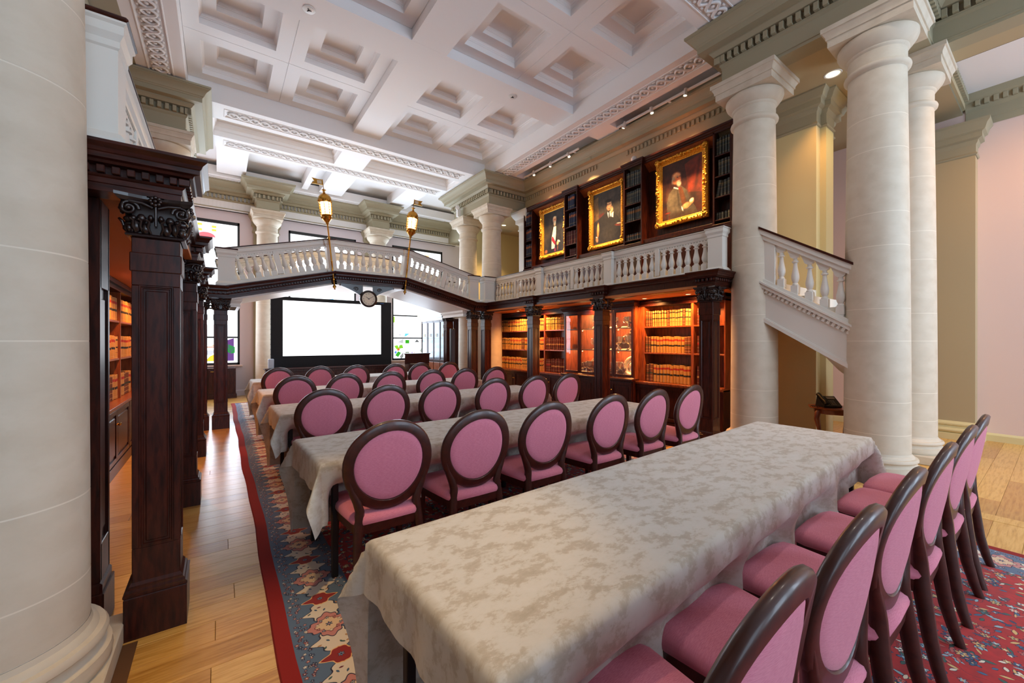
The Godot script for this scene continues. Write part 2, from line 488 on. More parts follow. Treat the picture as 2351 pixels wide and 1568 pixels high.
func stone_column(x: float, d: float, label: String, y0 := 0.0, joints := [0.5, 0.84, 1.48, 1.82, 2.48, 2.83, 3.5, 3.85]) -> Node3D:
	var o := thing("stone_column", label, "column", "", w(x, 0, d))
	var rad := func(y: float) -> float: return 0.278 - 0.034 * pow(clampf((y - 0.3) / 4.1, 0, 1), 1.6)
	if y0 == 0.0:
		var b := MB.new()
		b.bbox(-0.35, 0.35, 0.0, 0.1, -0.35, 0.35, 0.006)
		part(o, "plinth", b, M.stone)
		b = MB.new()
		b.lathe([V2(0.335, 0.1), V2(0.346, 0.115), V2(0.349, 0.135), V2(0.345, 0.155), V2(0.345, 0.168), V2(0.33, 0.17), V2(0.318, 0.178), V2(0.313, 0.195), V2(0.318, 0.208), V2(0.326, 0.212), V2(0.334, 0.22), V2(0.335, 0.235), V2(0.326, 0.25), V2(0.305, 0.254), V2(0.3, 0.268), V2(0.285, 0.278), V2(0.279, 0.3)], 48)
		part(o, "base", b, M.stone)
	var ys: Array = [maxf(y0, 0.3)]
	for j in joints:
		if j > y0 + 0.1: ys.append(j)
	ys.append(4.36)
	for i in ys.size() - 1:
		var b := MB.new()
		var prof := []
		var a: float = ys[i] + 0.003
		var e: float = ys[i + 1] - 0.003
		for k in 5:
			var y := lerpf(a, e, k / 4.0)
			prof.append(V2(rad.call(y), y))
		b.lathe(prof, 64, Vector3.ZERO, 30.0)
		part(o, "drum", b, M.stone)
	var f := MB.new()
	var fp := []
	for k in 20: fp.append(V2(rad.call(lerpf(ys[0], 4.36, k / 19.0)) - 0.0006, lerpf(ys[0], 4.36, k / 19.0)))
	f.lathe(fp, 64)
	part(o, "mortar_joint", f, M.mortar)
	if not cache.has("colcap"):
		var b := MB.new()
		b.lathe([V2(0.246, 4.355), V2(0.252, 4.362), V2(0.262, 4.368), V2(0.276, 4.382), V2(0.28, 4.4), V2(0.274, 4.418), V2(0.256, 4.428), V2(0.247, 4.436), V2(0.247, 4.5), V2(0.247, 4.56), V2(0.258, 4.572), V2(0.264, 4.582), V2(0.264, 4.592), V2(0.278, 4.602), V2(0.3, 4.63), V2(0.325, 4.665), V2(0.338, 4.7), V2(0.336, 4.73), V2(0.32, 4.745)], 48)
		var a := MB.new()
		var s := 0.345
		a.mould([V2(-s, -s), V2(s, -s), V2(s, s), V2(-s, s)], [V2(-s, 4.742), V2(0.0, 4.742), V2(0.0, 4.822), V2(0.013, 4.823), V2(0.013, 4.842), V2(0.016, 4.858), V2(0.026, 4.876), V2(0.034, 4.89), V2(0.036, 4.9), V2(0.05, 4.902), V2(0.05, 4.952), V2(-s, 4.952)], 1.0, true)
		cache.colcap = [b.mesh(), a.mesh()]
	part(o, "capital", cache.colcap[0], M.stone)
	part(o, "abacus", cache.colcap[1], M.stone)
	return o

# olive entablature 4.95 .. 5.66 on a plan path; dentils are pieces of their own
const ENT := [[0.0, 4.95], [0.0, 4.985], [0.012, 4.99], [0.012, 5.005], [0.0, 5.012], [0.0, 5.19], [0.01, 5.2], [0.022, 5.215], [0.022, 5.235], [0.03, 5.24], [0.0, 5.242], [0.0, 5.343], [0.075, 5.352], [0.085, 5.36], [0.1, 5.385], [0.118, 5.4], [0.118, 5.415], [0.225, 5.42], [0.225, 5.49], [0.235, 5.496], [0.24, 5.51], [0.252, 5.52], [0.262, 5.545], [0.285, 5.58], [0.318, 5.605], [0.335, 5.615], [0.335, 5.625], [0.348, 5.63], [0.348, 5.66], [-0.2, 5.66]]
func entab(o: Node3D, path: Array, side: float, dent := true, lo := 0.0) -> void:
	var prof := []
	for q in ENT: prof.append(V2(q[0], q[1]))
	if lo > 0.0: prof.insert(0, V2(0.0, 4.95 - lo))
	else: prof.insert(0, V2(-0.25, 4.95))
	var b := MB.new()
	b.mould(path, prof, side)
	part(o, "cornice", b, M.olive)
	if dent: dentils(o, path, side, 0.002, 5.245, 5.335, 0.086, 0.05, 0.072, M.olive)
func dentils(o: Node3D, path: Array, side: float, out: float, y0: float, y1: float, pitch: float, wid: float, dep: float, mt: Material) -> void:
	var key := "dent%.3f%.3f%.3f" % [wid, dep, y1 - y0]
	if not cache.has(key):
		var b := MB.new()
		b.bev(Vector3(-wid / 2, 0, -0.012), Vector3(wid / 2, y1 - y0, dep), 0.003)
		cache[key] = b.mesh()
	for i in path.size() - 1:
		var a: Vector2 = path[i]
		var e: Vector2 = path[i + 1]
		var t := (e - a).normalized()
		var nn := Vector2(t.y, -t.x) * side
		# outer corners run on to the mitre, inner corners stop short
		var s0 := 0.0
		var s1 := (e - a).length()
		if i > 0:
			var tp: Vector2 = (path[i] - path[i - 1]).normalized()
			s0 += -out if tp.cross(t) * side > 0 else out + dep
			if tp.cross(t) * side > 0: s0 -= dep
		if i < path.size() - 2:
			var tp: Vector2 = (path[i + 2] - path[i + 1]).normalized()
			s1 += (out + dep) if t.cross(tp) * side > 0 else -(out + dep)
		var cnt := int((s1 - s0 + 0.001) / pitch)
		if cnt < 1: continue
		var ps := (s1 - s0 - wid) / maxf(cnt - 1, 1)
		var ang := atan2(nn.x, -nn.y)
		for k in cnt:
			var q := a + t * (s0 + wid / 2 + (ps * k if cnt > 1 else 0.0)) + nn * out
			part(o, "dentil", cache[key], mt, MB.pl(q, y0), Basis(Vector3.UP, ang))
# dark timber entablature 2.20 .. 2.41
const WENT := [[-0.15, 2.2], [0.0, 2.2], [0.0, 2.235], [0.006, 2.238], [0.006, 2.262], [0.014, 2.268], [0.018, 2.276], [0.002, 2.278], [0.002, 2.316], [0.05, 2.32], [0.056, 2.332], [0.08, 2.336], [0.08, 2.358], [0.086, 2.362], [0.092, 2.378], [0.108, 2.392], [0.112, 2.396], [0.112, 2.41], [-0.15, 2.41]]
func wood_entab(o: Node3D, path: Array, side: float, xf := Transform3D.IDENTITY) -> void:
	var prof := []
	for q in WENT: prof.append(V2(q[0], q[1]))
	var b := MB.new()
	b.mould(path, prof, side)
	part(o, "cornice", b, M.woodh)
	dentils(o, path, side, 0.003, 2.279, 2.314, 0.05, 0.03, 0.036, M.woodh)

# ---------------------------------------------------------------- the scene
func omni(at: Vector3, color: Color, e: float, size: float, called: String) -> void:
	var l := OmniLight3D.new()
	l.name = numbered(called); l.light_color = color; l.light_energy = e; l.light_size = size
	l.omni_range = 30.0; l.omni_attenuation = 2.0; l.shadow_enabled = true
	add_child(l, true); l.position = at
func spot(at: Vector3, to: Vector3, color: Color, e: float, ang: float, size: float, called: String) -> void:
	var l := SpotLight3D.new()
	l.name = numbered(called); l.light_color = color; l.light_energy = e; l.light_size = size
	l.spot_range = 30.0; l.spot_attenuation = 2.0; l.spot_angle = ang; l.spot_angle_attenuation = 0.7; l.shadow_enabled = true
	add_child(l, true); l.position = at
	l.look_at_from_position(at, to, Vector3.UP if absf((to - at).normalized().y) < 0.98 else Vector3.RIGHT)
func area(at: Vector3, to: Vector3, size: Vector2, color: Color, e: float, called: String) -> void:
	var l := AreaLight3D.new()
	l.name = numbered(called); l.light_color = color; l.light_energy = e; l.area_size = size; l.shadow_enabled = true
	l.area_range = 40.0; l.area_attenuation = 2.0
	add_child(l, true)
	l.look_at_from_position(at, to, Vector3.UP if absf((to - at).normalized().y) < 0.98 else Vector3.RIGHT)

const WIN := [[-1.45, 0.45], [1.62, 3.5], [4.66, 6.5]]
const FWIN := [0.6, 4.2, 7.8]
const DAY := Color(0.82, 0.91, 1.0)
const WARM := Color(1.0, 0.72, 0.42)

func _ready() -> void:
	rng.seed = 7
	# camera
	var cam := Camera3D.new()
	cam.name = "camera"
	cam.fov = rad_to_deg(2.0 * atan(784.0 / 924.0))
	cam.near = 0.05; cam.far = 100.0
	add_child(cam)
	cam.position = Vector3(0, 1.48, 0)
	cam.rotation = Vector3(-0.0011, -deg_to_rad(36.03), 0)
	cam.current = true
	# air
	var we := WorldEnvironment.new()
	we.name = "world_environment"
	var env := Environment.new()
	env.background_mode = Environment.BG_COLOR
	env.background_color = Color(0.75, 0.8, 0.88)
	env.tonemap_mode = Environment.TONE_MAPPER_LINEAR
	env.tonemap_exposure = 1.5
	env.sdfgi_enabled = true; env.ssao_enabled = true; env.ssil_enabled = true
	we.environment = env
	add_child(we)
	# daylight: the three tall windows behind the bridge, and the windows behind the camera
	for k in 3:
		area(w((WIN[k][0] + WIN[k][1]) / 2, 2.76, 13.0), w((WIN[k][0] + WIN[k][1]) / 2, 2.6, 0), Vector2(1.8, 3.7), DAY, 9.5, "window_light")
	for k in 3:
		area(w(FWIN[k], 2.9, -4.3), w(FWIN[k] - 0.5, 2.4, 5), Vector2(2.0, 3.8), DAY, [2.5, 9.0, 12.0][k], "window_light")
	make_materials()
	build_shell()
	build_ceiling()
	build_orders()
	build_gallery()
	build_bridge()
	build_bookcases()
	build_upper()
	build_stair()
	build_back()
	build_seating()
	build_rug()

# ---------------------------------------------------------------- shell
func build_shell() -> void:
	var fl := struct("floor", "golden oak plank floor")
	var b := MB.new()
	b.box(-4.3, 9.4, -0.2, -0.012, -4.7, 13.4)
	part(fl, "subfloor", b, M.oak_gap)
	# oak planks running across the hall; under the rug there is only the subfloor
	var pw := 0.172
	var lens := [1.6, 2.1, 2.6]
	var pm := []
	for L in lens:
		b = MB.new()
		b.bev(Vector3(0.001, -0.012, -pw + 0.0008), Vector3(L - 0.001, 0.0, -0.0008), 0.0012)
		pm.append(b.mesh())
	var r := RandomNumberGenerator.new()
	r.seed = 3
	var zones := [[-3.2, 0.45, 2.3, 11.5], [-1.6, 8.6, 11.5, 13.1], [4.3, 9.2, -1.2, 3.2], [-1.5, 0.45, 0.9, 2.3]]
	for z in zones:
		var d: float = z[2]
		while d < z[3]:
			var x: float = z[0] - r.randf() * 1.2
			while x < z[1]:
				var k := r.randi() % 3
				part(fl, "plank", pm[k], M.oak[r.randi() % 4], Vector3(x, 0, -d))
				x += lens[k]
			d += pw
	b = MB.new()
	b.box(5.15, 5.32, -0.012, 0.0015, -1.5, 1.9)
	part(fl, "threshold_plank", b, M.oak[2])
	b = MB.new()
	b.box(-0.385, -0.325, -0.01, 0.0015, 0.5, 2.69)
	part(fl, "threshold_plank", b, M.oak_gap)
	# outer walls
	var wl := struct("wall_left", "plain painted side wall behind the left colonnade")
	b = MB.new(); b.box(-4.3, -4.1, -0.2, 6.7, -4.7, 13.4); part(wl, "plaster", b, M.plain)
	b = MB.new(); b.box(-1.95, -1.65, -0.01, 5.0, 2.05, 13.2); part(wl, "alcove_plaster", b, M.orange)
	var wr := struct("wall_right", "pale pink wall with a low skirting beyond the columns")
	b = MB.new(); b.box(9.25, 9.45, -0.2, 6.7, -4.7, 13.4); part(wr, "plaster", b, M.pink)
	b = MB.new(); b.mould([V2(9.25, 13.2), V2(9.25, -4.5)], [V2(0, 0), V2(0.025, 0), V2(0.025, 0.09), V2(0.012, 0.11), V2(0, 0.12)], 1.0); part(wr, "skirting", b, M.cream)
	# the pier wall behind the portraits, and the pilaster that ends it beyond the stair
	b = MB.new(); b.box(6.75, 7.45, -0.01, 5.0, 2.05, 8.75); part(wr, "pier_wall", b, M.cream)
	b = MB.new(); b.box(6.9, 7.2, -0.01, 4.98, 1.98, 2.05); part(wr, "pilaster", b, M.cream)
	b = MB.new(); b.mould([V2(6.75, 8.0), V2(6.75, 2.05), V2(6.9, 2.05), V2(6.9, 1.98), V2(7.2, 1.98), V2(7.2, 2.05), V2(7.45, 2.05), V2(7.45, 6.0)], [V2(0.004, 4.5), V2(0.016, 4.51), V2(0.022, 4.525), V2(0.01, 4.54), V2(0.005, 4.55), V2(0.005, 4.68), V2(0.02, 4.7), V2(0.03, 4.74), V2(0.075, 4.76), V2(0.075, 4.83), V2(0.1, 4.85), V2(0.12, 4.9), V2(0.15, 4.93), V2(0.15, 4.955)], 1.0); part(wr, "capital_moulding", b, M.olive)
	# pilaster on the far right wall
	b = MB.new(); b.box(9.0, 9.25, -0.01, 4.6, 0.78, 1.6); part(wr, "pilaster", b, M.sofit)
	b = MB.new(); b.mould([V2(9.25, 1.6), V2(9.0, 1.6), V2(9.0, 0.78), V2(9.25, 0.78)], [V2(0.004, 4.22), V2(0.016, 4.23), V2(0.022, 4.245), V2(0.01, 4.26), V2(0.005, 4.27), V2(0.005, 4.38), V2(0.02, 4.4), V2(0.03, 4.44), V2(0.07, 4.46), V2(0.07, 4.53), V2(0.1, 4.55), V2(0.12, 4.62), V2(0.15, 4.66), V2(0.15, 4.7)], 1.0); part(wr, "capital_moulding", b, M.olive)
	b = MB.new(); b.mould([V2(9.25, 1.6), V2(9.0, 1.6), V2(9.0, 0.78), V2(9.25, 0.78)], [V2(0.09, 0.0), V2(0.09, 0.09), V2(0.06, 0.1), V2(0.085, 0.12), V2(0.09, 0.14), V2(0.08, 0.16), V2(0.04, 0.17), V2(0.035, 0.2), V2(0.05, 0.215), V2(0.05, 0.235), V2(0.02, 0.245), V2(0, 0.27)], 1.0); part(wr, "base_moulding", b, M.cream)
	# the wall across the aisle beyond the stair
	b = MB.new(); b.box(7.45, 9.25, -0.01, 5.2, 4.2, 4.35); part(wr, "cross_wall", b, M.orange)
	# end wall of the upper recess beyond the far pair of columns
	b = MB.new(); b.box(6.5, 9.25, 2.3, 5.0, 10.9, 11.05); part(wr, "end_wall", b, M.cream)
	b = MB.new(); b.box(6.6, 6.78, 2.3, 4.9, 8.42, 8.75); part(wr, "end_pilaster", b, M.white)
	b = MB.new(); b.mould([V2(6.78, 8.75), V2(6.6, 8.75), V2(6.6, 8.42), V2(6.78, 8.42)], [V2(0.004, 4.45), V2(0.02, 4.46), V2(0.02, 4.49), V2(0.005, 4.5), V2(0.005, 4.6), V2(0.03, 4.63), V2(0.07, 4.65), V2(0.07, 4.75), V2(0.12, 4.82), V2(0.16, 4.9), V2(0.16, 4.95)], 1.0); part(wr, "end_capital", b, M.white)
	# wall behind the camera, with three windows of its own
	var wf := struct("wall_front", "painted wall behind the camera")
	b = MB.new(); b.box(-4.3, 9.45, -0.2, 6.7, -4.7, -4.5); part(wf, "plaster", b, M.plain)
	for k in 3:
		var o := struct("window_%d" % (k + 4), "tall white window in the wall behind the camera")
		b = MB.new()
		var x: float = FWIN[k]
		b.box(x - 1.0, x + 1.0, 1.0, 4.8, -4.5, -4.48)
		part(o, "pane", b, M.get_or_add("frontpane", glow(DAY, 1.2)))
	# back wall around its windows
	var wb := struct("wall_back", "pale lilac end wall around the tall windows")
	var xs := [-4.1, -1.45, 0.45, 1.62, 3.5, 4.66, 6.5, 9.3]
	for k in 4:
		b = MB.new(); b.box(xs[k * 2], xs[k * 2 + 1], -0.01, 5.0, 13.2, 13.5); part(wb, "plaster", b, M.lilac)
	for k in 3:
		b = MB.new(); b.box(WIN[k][0], WIN[k][1], -0.01, 0.84, 13.2, 13.5); part(wb, "plaster", b, M.lilac)
		b = MB.new(); b.box(WIN[k][0], WIN[k][1], 4.68, 5.0, 13.2, 13.5); part(wb, "plaster", b, M.lilac)
	b = MB.new(); b.mould([V2(-1.65, 13.2), V2(9.2, 13.2)], [V2(0, 0), V2(0.02, 0), V2(0.02, 0.13), V2(0.01, 0.15), V2(0, 0.16)], 1.0); part(wb, "skirting", b, M.lilac)
	b = MB.new(); b.box(-4.3, 9.45, 4.95, 6.7, 13.12, 13.5); part(wb, "upper_wall", b, M.ceil)

# ---------------------------------------------------------------- ceiling
func coffer_mesh(sx: float, sz: float) -> ArrayMesh:
	var b := MB.new()
	var rect := func(hx: float, hz: float, y: float) -> Array: return [Vector3(-hx, y, -hz), Vector3(hx, y, -hz), Vector3(hx, y, hz), Vector3(-hx, y, hz)]
	var hx := sx / 2
	var hz := sz / 2
	var L := []
	for q in [[0.0, 0.012], [0.006, 0.0], [0.2, 0.0], [0.2, 0.085], [0.208, 0.09], [0.208, 0.1], [0.222, 0.115], [0.222, 0.128], [0.235, 0.14], [0.4, 0.14], [0.4, 0.21], [0.407, 0.215], [0.407, 0.225], [0.42, 0.24], [0.42, 0.252], [0.43, 0.262]]:
		L.append(rect.call(hx - q[0], hz - q[0], q[1]))
	b.loft(L)
	var t: Array = L[-1]
	b.quad(t[0], t[1], t[2], t[3])
	return b.mesh()
# a running scroll in a sunk frame, hanging under a beam: own axes, along x, centred, facing down
func guilloche(o: Node3D, x0: float, x1: float, d0: float, d1: float, y: float, along_x: bool, depth := 0.05) -> void:
	var ln := (x1 - x0) if along_x else (d1 - d0)
	var wd := (d1 - d0) if along_x else (x1 - x0)
	var T := Transform3D(Basis.IDENTITY if along_x else Basis(Vector3.UP, PI / 2), w((x0 + x1) / 2, y, (d0 + d1) / 2))
	var b := MB.new()
	b.xf = T
	var hx := ln / 2
	var hz := wd / 2
	b.mould([V2(-hx, -hz), V2(hx, -hz), V2(hx, hz), V2(-hx, hz)], [V2(0.03, -0.0), V2(0.026, -0.008), V2(0.014, -0.01), V2(0.01, 0.0), V2(0.0, 0.006), V2(-0.006, 0.02)], 1.0, true)
	part(o, "scroll_frame", b, M.ceil)
	b = MB.new()
	b.xf = T
	var amp := hz * 0.62
	var pitch := wd * 0.62
	var n := int(ln * 0.985 / pitch)
	pitch = ln * 0.985 / n
	for s in [-1.0, 1.0]:
		var pts := []
		for i in n * 8 + 1:
			var t := i / 8.0
			pts.append(Vector3(-hx * 0.985 + t * pitch, -0.004 + 0.004 * cos(t * PI + (0.0 if s > 0 else PI)), sin(t * PI) * amp * s))
		b.tube(pts, hz * 0.17, 5, 0.8, false)
	for i in n:
		var cx := -hx * 0.985 + (i + 0.5) * pitch
		b.ball(Vector3(cx, 0.0, 0), Vector3(pitch * 0.17, 0.016, pitch * 0.17), 7, 4)
		for s in [-1.0, 1.0]:
			b.ball(Vector3(cx + pitch * 0.5, 0.004, s * hz * 0.74), Vector3(pitch * 0.2, 0.014, hz * 0.15), 6, 4)
	var g := part(o, "scroll_ornament", b, M.ceil)
	g.set_meta("kind", "stuff")
	b = MB.new()
	b.xf = T
	b.quad(Vector3(-hx, 0.012, -hz), Vector3(hx, 0.012, -hz), Vector3(hx, 0.012, hz), Vector3(-hx, 0.012, hz))
	part(o, "sunk_field", b, M.ceil)
# a beam whose underside has a sunk panel cut out of it
func panel_beam(o: Node3D, x0: float, x1: float, y: float, top: float, d0: float, d1: float, px0: float, px1: float, pd0: float, pd1: float) -> void:
	var b := MB.new()
	b.box(x0, x1, y, top, d0, pd0); b.box(x0, x1, y, top, pd1, d1)
	b.box(x0, px0, y, top, pd0, pd1); b.box(px1, x1, y, top, pd0, pd1)
	b.box(px0, px1, y + 0.03, top, pd0, pd1)
	part(o, "beam", b, M.ceil)
	guilloche(o, px0, px1, pd0, pd1, y, (px1 - px0) > (pd1 - pd0))
func build_ceiling() -> void:
	var o := struct("ceiling", "white coffered plaster ceiling with scroll-ornamented beams")
	var b := MB.new()
	b.box(-4.3, 9.45, 6.5, 6.75, -4.7, 13.5)
	part(o, "upper_slab", b, M.ceil)
	var S := 5.68
	var T := 6.5
	# perimeter beams with running scroll
	panel_beam(o, -1.02, -0.43, S, T, 2.3, 9.42, -0.86, -0.6, 3.1, 8.5)
	panel_beam(o, 5.53, 6.12, S, T, 2.3, 9.42, 5.69, 5.95, 3.1, 8.35)
	panel_beam(o, -0.43, 5.53, S, T, 8.8, 9.42, 0.1, 5.0, 8.98, 9.24)
	panel_beam(o, -0.43, 5.53, S, T, 2.3, 2.92, 0.1, 5.3, 2.48, 2.74)
	# main cross beams
	b = MB.new(); b.box(-0.43, 5.53, 5.86, T, 5.6, 6.15); part(o, "cross_beam", b, M.ceil)
	b = MB.new(); b.box(2.27, 2.83, 5.861, T, 2.92, 8.8); part(o, "cross_beam", b, M.ceil)
	# sixteen coffers in four bays
	var cx := (2.27 + 0.43) / 2
	var cd := (8.8 - 6.15) / 2
	var cm := coffer_mesh(cx, cd)
	for q in [[-0.43, 6.15], [2.83, 6.15], [-0.43, 2.92 + 0.03], [2.83, 2.95]]:
		for i in 2:
			for j in 2:
				part(o, "coffer", cm, M.ceil, w(q[0] + cx * (i + 0.5), 6.02, q[1] + cd * (j + 0.5)))
	# strip of recesses over the track lights, between the beam and the portrait wall
	b = MB.new()
	for q in [[2.3, 2.95], [5.2, 5.75], [8.25, 9.4]]: b.box(6.12, 6.9, S, T, q[0], q[1])
	b.box(6.12, 6.9, S + 0.22, T, 2.3, 9.4)
	part(o, "recess_strip", b, M.ceil)
	b = MB.new(); b.box(-1.9, -1.02, S, T, 2.3, 9.42); part(o, "edge_strip", b, M.olive)
	# bays beyond the far beam
	b = MB.new()
	b.box(-1.9, 6.9, 5.95, T, 9.42, 10.2)
	for q in [[-1.9, -0.1], [2.2, 2.85], [5.15, 6.9]]: b.box(q[0], q[1], S, 5.95, 9.42, 10.2)
	part(o, "recess_bay", b, M.ceil)
	b = MB.new()
	for q in [[-0.1, 2.2], [2.85, 5.15]]:
		b.mould([V2(q[0], 9.42), V2(q[1], 9.42), V2(q[1], 10.2), V2(q[0], 10.2)], [V2(0, 5.72), V2(-0.01, 5.78), V2(-0.03, 5.8), V2(-0.03, 5.86), V2(-0.06, 5.9), V2(-0.06, 5.95)], 1.0, true)
	part(o, "recess_moulding", b, M.ceil)
	panel_beam(o, -0.6, 5.7, S, T, 10.2, 10.75, 0.1, 5.0, 10.36, 10.6)
	b = MB.new()
	b.box(-1.9, 6.9, 6.0, T, 10.75, 13.2)
	for q in [[-1.9, -1.25], [-0.05, 0.55], [1.85, 2.0], [2.3, 2.9], [4.25, 4.85]]: b.box(q[0], q[1], 5.72, 6.0, 10.75, 12.5)
	part(o, "end_bay", b, M.ceil)
	b = MB.new(); b.box(-1.9, 7.0, 5.66, 5.9, 12.55, 13.2); part(o, "wall_soffit", b, M.ceil)
	for q in [[-1.2, 0.4], [1.7, 3.4], [4.7, 6.3]]: guilloche(o, q[0], q[1], 12.68, 12.78, 5.655, true)
	# the part of the hall in front of the coffered bay, over the camera
	b = MB.new(); b.box(-2.4, 7.5, S + 0.02, T, -4.6, 2.3); part(o, "front_bay", b, M.ceil)
	b = MB.new(); b.box(7.43, 9.4, 5.2, T, -4.6, 0.9); part(o, "aisle_ceiling", b, M.ceil)
	b = MB.new(); b.box(7.4, 9.4, 5.0, T, 0.9, 13.3); part(o, "aisle_ceiling", b, M.sofit)
	b = MB.new(); b.box(6.7, 7.5, 5.0, T, 2.3, 13.3); part(o, "wall_head", b, M.olive)
	b = MB.new(); b.box(-4.2, -1.6, 5.0, T, -4.6, 13.3); part(o, "aisle_ceiling", b, M.sofit)
	# two round detectors let into the beams
	for q in [[0.96, 5.88, "round white sprinkler head on the beam near the dark cornice"], [4.25, 5.83, "round white sprinkler head on the beam towards the portraits"]]:
		var s := thing("sprinkler_head", q[2], "sprinkler", "ceiling sprinklers", w(q[0], 5.86, q[1]))
		b = MB.new(); b.lathe([V2(0.0, -0.012), V2(0.06, -0.012), V2(0.075, -0.008), V2(0.078, 0.0)], 24); part(s, "rose", b, M.plastic)
		b = MB.new()
		for k in 3: b.tube([Vector3(0, -0.012, 0), Vector3(cos(TAU * k / 3) * 0.03, -0.016, sin(TAU * k / 3) * 0.03)], 0.005, 6)
		b.ball(Vector3(0, -0.016, 0), Vector3(0.012, 0.01, 0.012), 8, 4)
		part(s, "deflector", b, M.black)

# ---------------------------------------------------------------- stone columns and the olive entablature
func build_orders() -> void:
	stone_column(-0.73, 2.47, "near stone column cut off by the frame, beside the dark piers")
	stone_column(5.83, 2.47, "stone column at the right end of the bookcases, left of the stair")
	stone_column(5.83, 1.22, "largest full stone column, right of the stair balustrade")
	stone_column(7.15, 1.2, "slimmer-looking stone column half hidden behind its neighbour on the right")
	stone_column(5.83, 8.93, "stone column left of the portraits, nearer of the far pair")
	stone_column(5.83, 10.18, "yellow-lit stone column behind its twin at the end of the bridge")
	stone_column(-0.73, 8.93, "far left stone column glimpsed above the dark cornices")
	stone_column(1.06, 12.78, "stone column on the end wall left of the projection screen")
	stone_column(4.06, 12.78, "stone column on the end wall between the two brass lanterns")
	var t1 := struct("trim_1", "olive entablature with dentils over the right colonnade and portraits")
	entab(t1, [V2(7.5, 10.48), V2(5.55, 10.48), V2(5.55, 8.63), V2(6.75, 8.63), V2(6.75, 6.05)], 1.0)
	entab(t1, [V2(6.75, 5.25), V2(6.75, 2.76), V2(5.55, 2.76), V2(5.55, 0.93), V2(6.87, 0.93), V2(6.87, -2.2)], 1.0)
	var prof := []
	for q in ENT:
		if q[1] > 5.346: prof.append(V2(q[0], q[1]))
	var b := MB.new(); b.mould([V2(6.75, 6.06), V2(6.75, 5.24)], [V2(-0.3, 5.352)] + prof, 1.0); part(t1, "cornice", b, M.olive)
	b = MB.new(); b.box(7.1, 7.12, 4.95, 5.36, 5.2, 6.1); b.box(6.76, 7.1, 4.93, 4.95, 5.2, 6.1); part(t1, "niche_back", b, M.olive)
	b = MB.new(); b.box(5.56, 7.42, 4.951, 5.62, 0.94, 2.75); b.box(5.56, 7.9, 4.951, 5.62, 8.64, 10.47); b.box(6.88, 7.42, 4.951, 5.62, -2.5, 0.95); b.box(7.4, 9.25, 4.951, 5.2, 0.93, 1.5)
	part(t1, "soffit", b, M.sofit)
	b = MB.new(); b.mould([V2(7.43, 0.93), V2(9.25, 0.93)], [V2(0, 4.951), V2(0, 5.0), V2(0.01, 5.005), V2(0.01, 5.05), V2(0.03, 5.06), V2(0.03, 5.2)], 1.0)
	b.mould([V2(9.25, 0.9), V2(9.25, -2.2)], [V2(0.004, 4.7), V2(0.004, 4.8), V2(0.01, 4.805), V2(0.01, 4.95), V2(0.05, 4.99), V2(0.07, 5.06), V2(0.12, 5.1), V2(0.12, 5.2)], 1.0)
	b.mould([V2(7.43, -2.2), V2(7.43, 0.93)], [V2(0, 4.951), V2(0, 5.05), V2(0.03, 5.06), V2(0.03, 5.2)], 1.0)
	part(t1, "aisle_cornice", b, M.olive)
	dentils(t1, [V2(7.5, 0.93), V2(9.2, 0.93)], 1.0, 0.03, 5.08, 5.17, 0.086, 0.05, 0.045, M.olive)
	dentils(t1, [V2(9.25, 0.8), V2(9.25, -1.2)], 1.0, 0.05, 5.0, 5.08, 0.086, 0.05, 0.05, M.olive)
	var t2 := struct("trim_2", "olive entablature over the left colonnade")
	entab(t2, [V2(-2.4, 10.48), V2(-0.45, 10.48), V2(-0.45, 8.63), V2(-1.65, 8.63)], -1.0)
	entab(t2, [V2(-1.65, 8.63), V2(-1.65, 2.76), V2(-0.45, 2.76), V2(-0.45, 0.93), V2(-1.77, 0.93), V2(-1.77, -2.2)], -1.0, false)
	b = MB.new(); b.box(-2.3, -0.46, 4.951, 5.62, 0.94, 2.75); b.box(-2.4, -0.46, 4.951, 5.62, 8.64, 10.47); part(t2, "soffit", b, M.sofit)
	var t3 := struct("trim_3", "olive entablature with dentils along the end wall")
	entab(t3, [V2(-2.0, 13.12), V2(0.8, 13.12), V2(0.8, 12.5), V2(1.32, 12.5), V2(1.32, 13.12), V2(3.8, 13.12), V2(3.8, 12.5), V2(4.32, 12.5), V2(4.32, 13.12), V2(7.0, 13.12)], 1.0)
	b = MB.new(); b.box(0.81, 1.31, 4.951, 5.65, 12.51, 13.2); b.box(3.81, 4.31, 4.951, 5.65, 12.51, 13.2); part(t3, "block_core", b, M.olive)
	for x in [1.06, 4.06]:
		b = MB.new(); b.box(x - 0.3, x + 0.3, 0.0, 4.6, 13.1, 13.2); b.mould([V2(x - 0.3, 13.2), V2(x - 0.3, 13.1), V2(x + 0.3, 13.1), V2(x + 0.3, 13.2)], [V2(0, 4.45), V2(0.03, 4.47), V2(0.03, 4.5), V2(0.01, 4.52), V2(0.01, 4.62), V2(0.05, 4.66), V2(0.05, 4.78), V2(0.1, 4.88), V2(0.12, 4.95)], 1.0)
		part(t3, "wall_pilaster", b, M.olive)
	# lamps in the ceiling over the camera: they light the near tables and the seats from above
	var i := 0
	for q in [[0.3, 1.6], [2.5, 0.6], [4.4, 0.6]]:
		downlight(w(q[0], 5.699, q[1]), 0.08, "recessed ceiling downlight above the camera, %s of three" % nth(i), [Color(1.0, 0.82, 0.56), Color(1.0, 0.95, 0.9), Color(1.0, 0.95, 0.9)][i], [8.0, 1.2, 1.2][i], [15.0, 70.0, 70.0][i])
		i += 1
	# downlight in the soffit between the two right columns
	downlight(w(6.45, 4.95, 1.78), 0.075, "recessed downlight in the olive soffit beside the great columns", WARM, 1.6, 50.0)

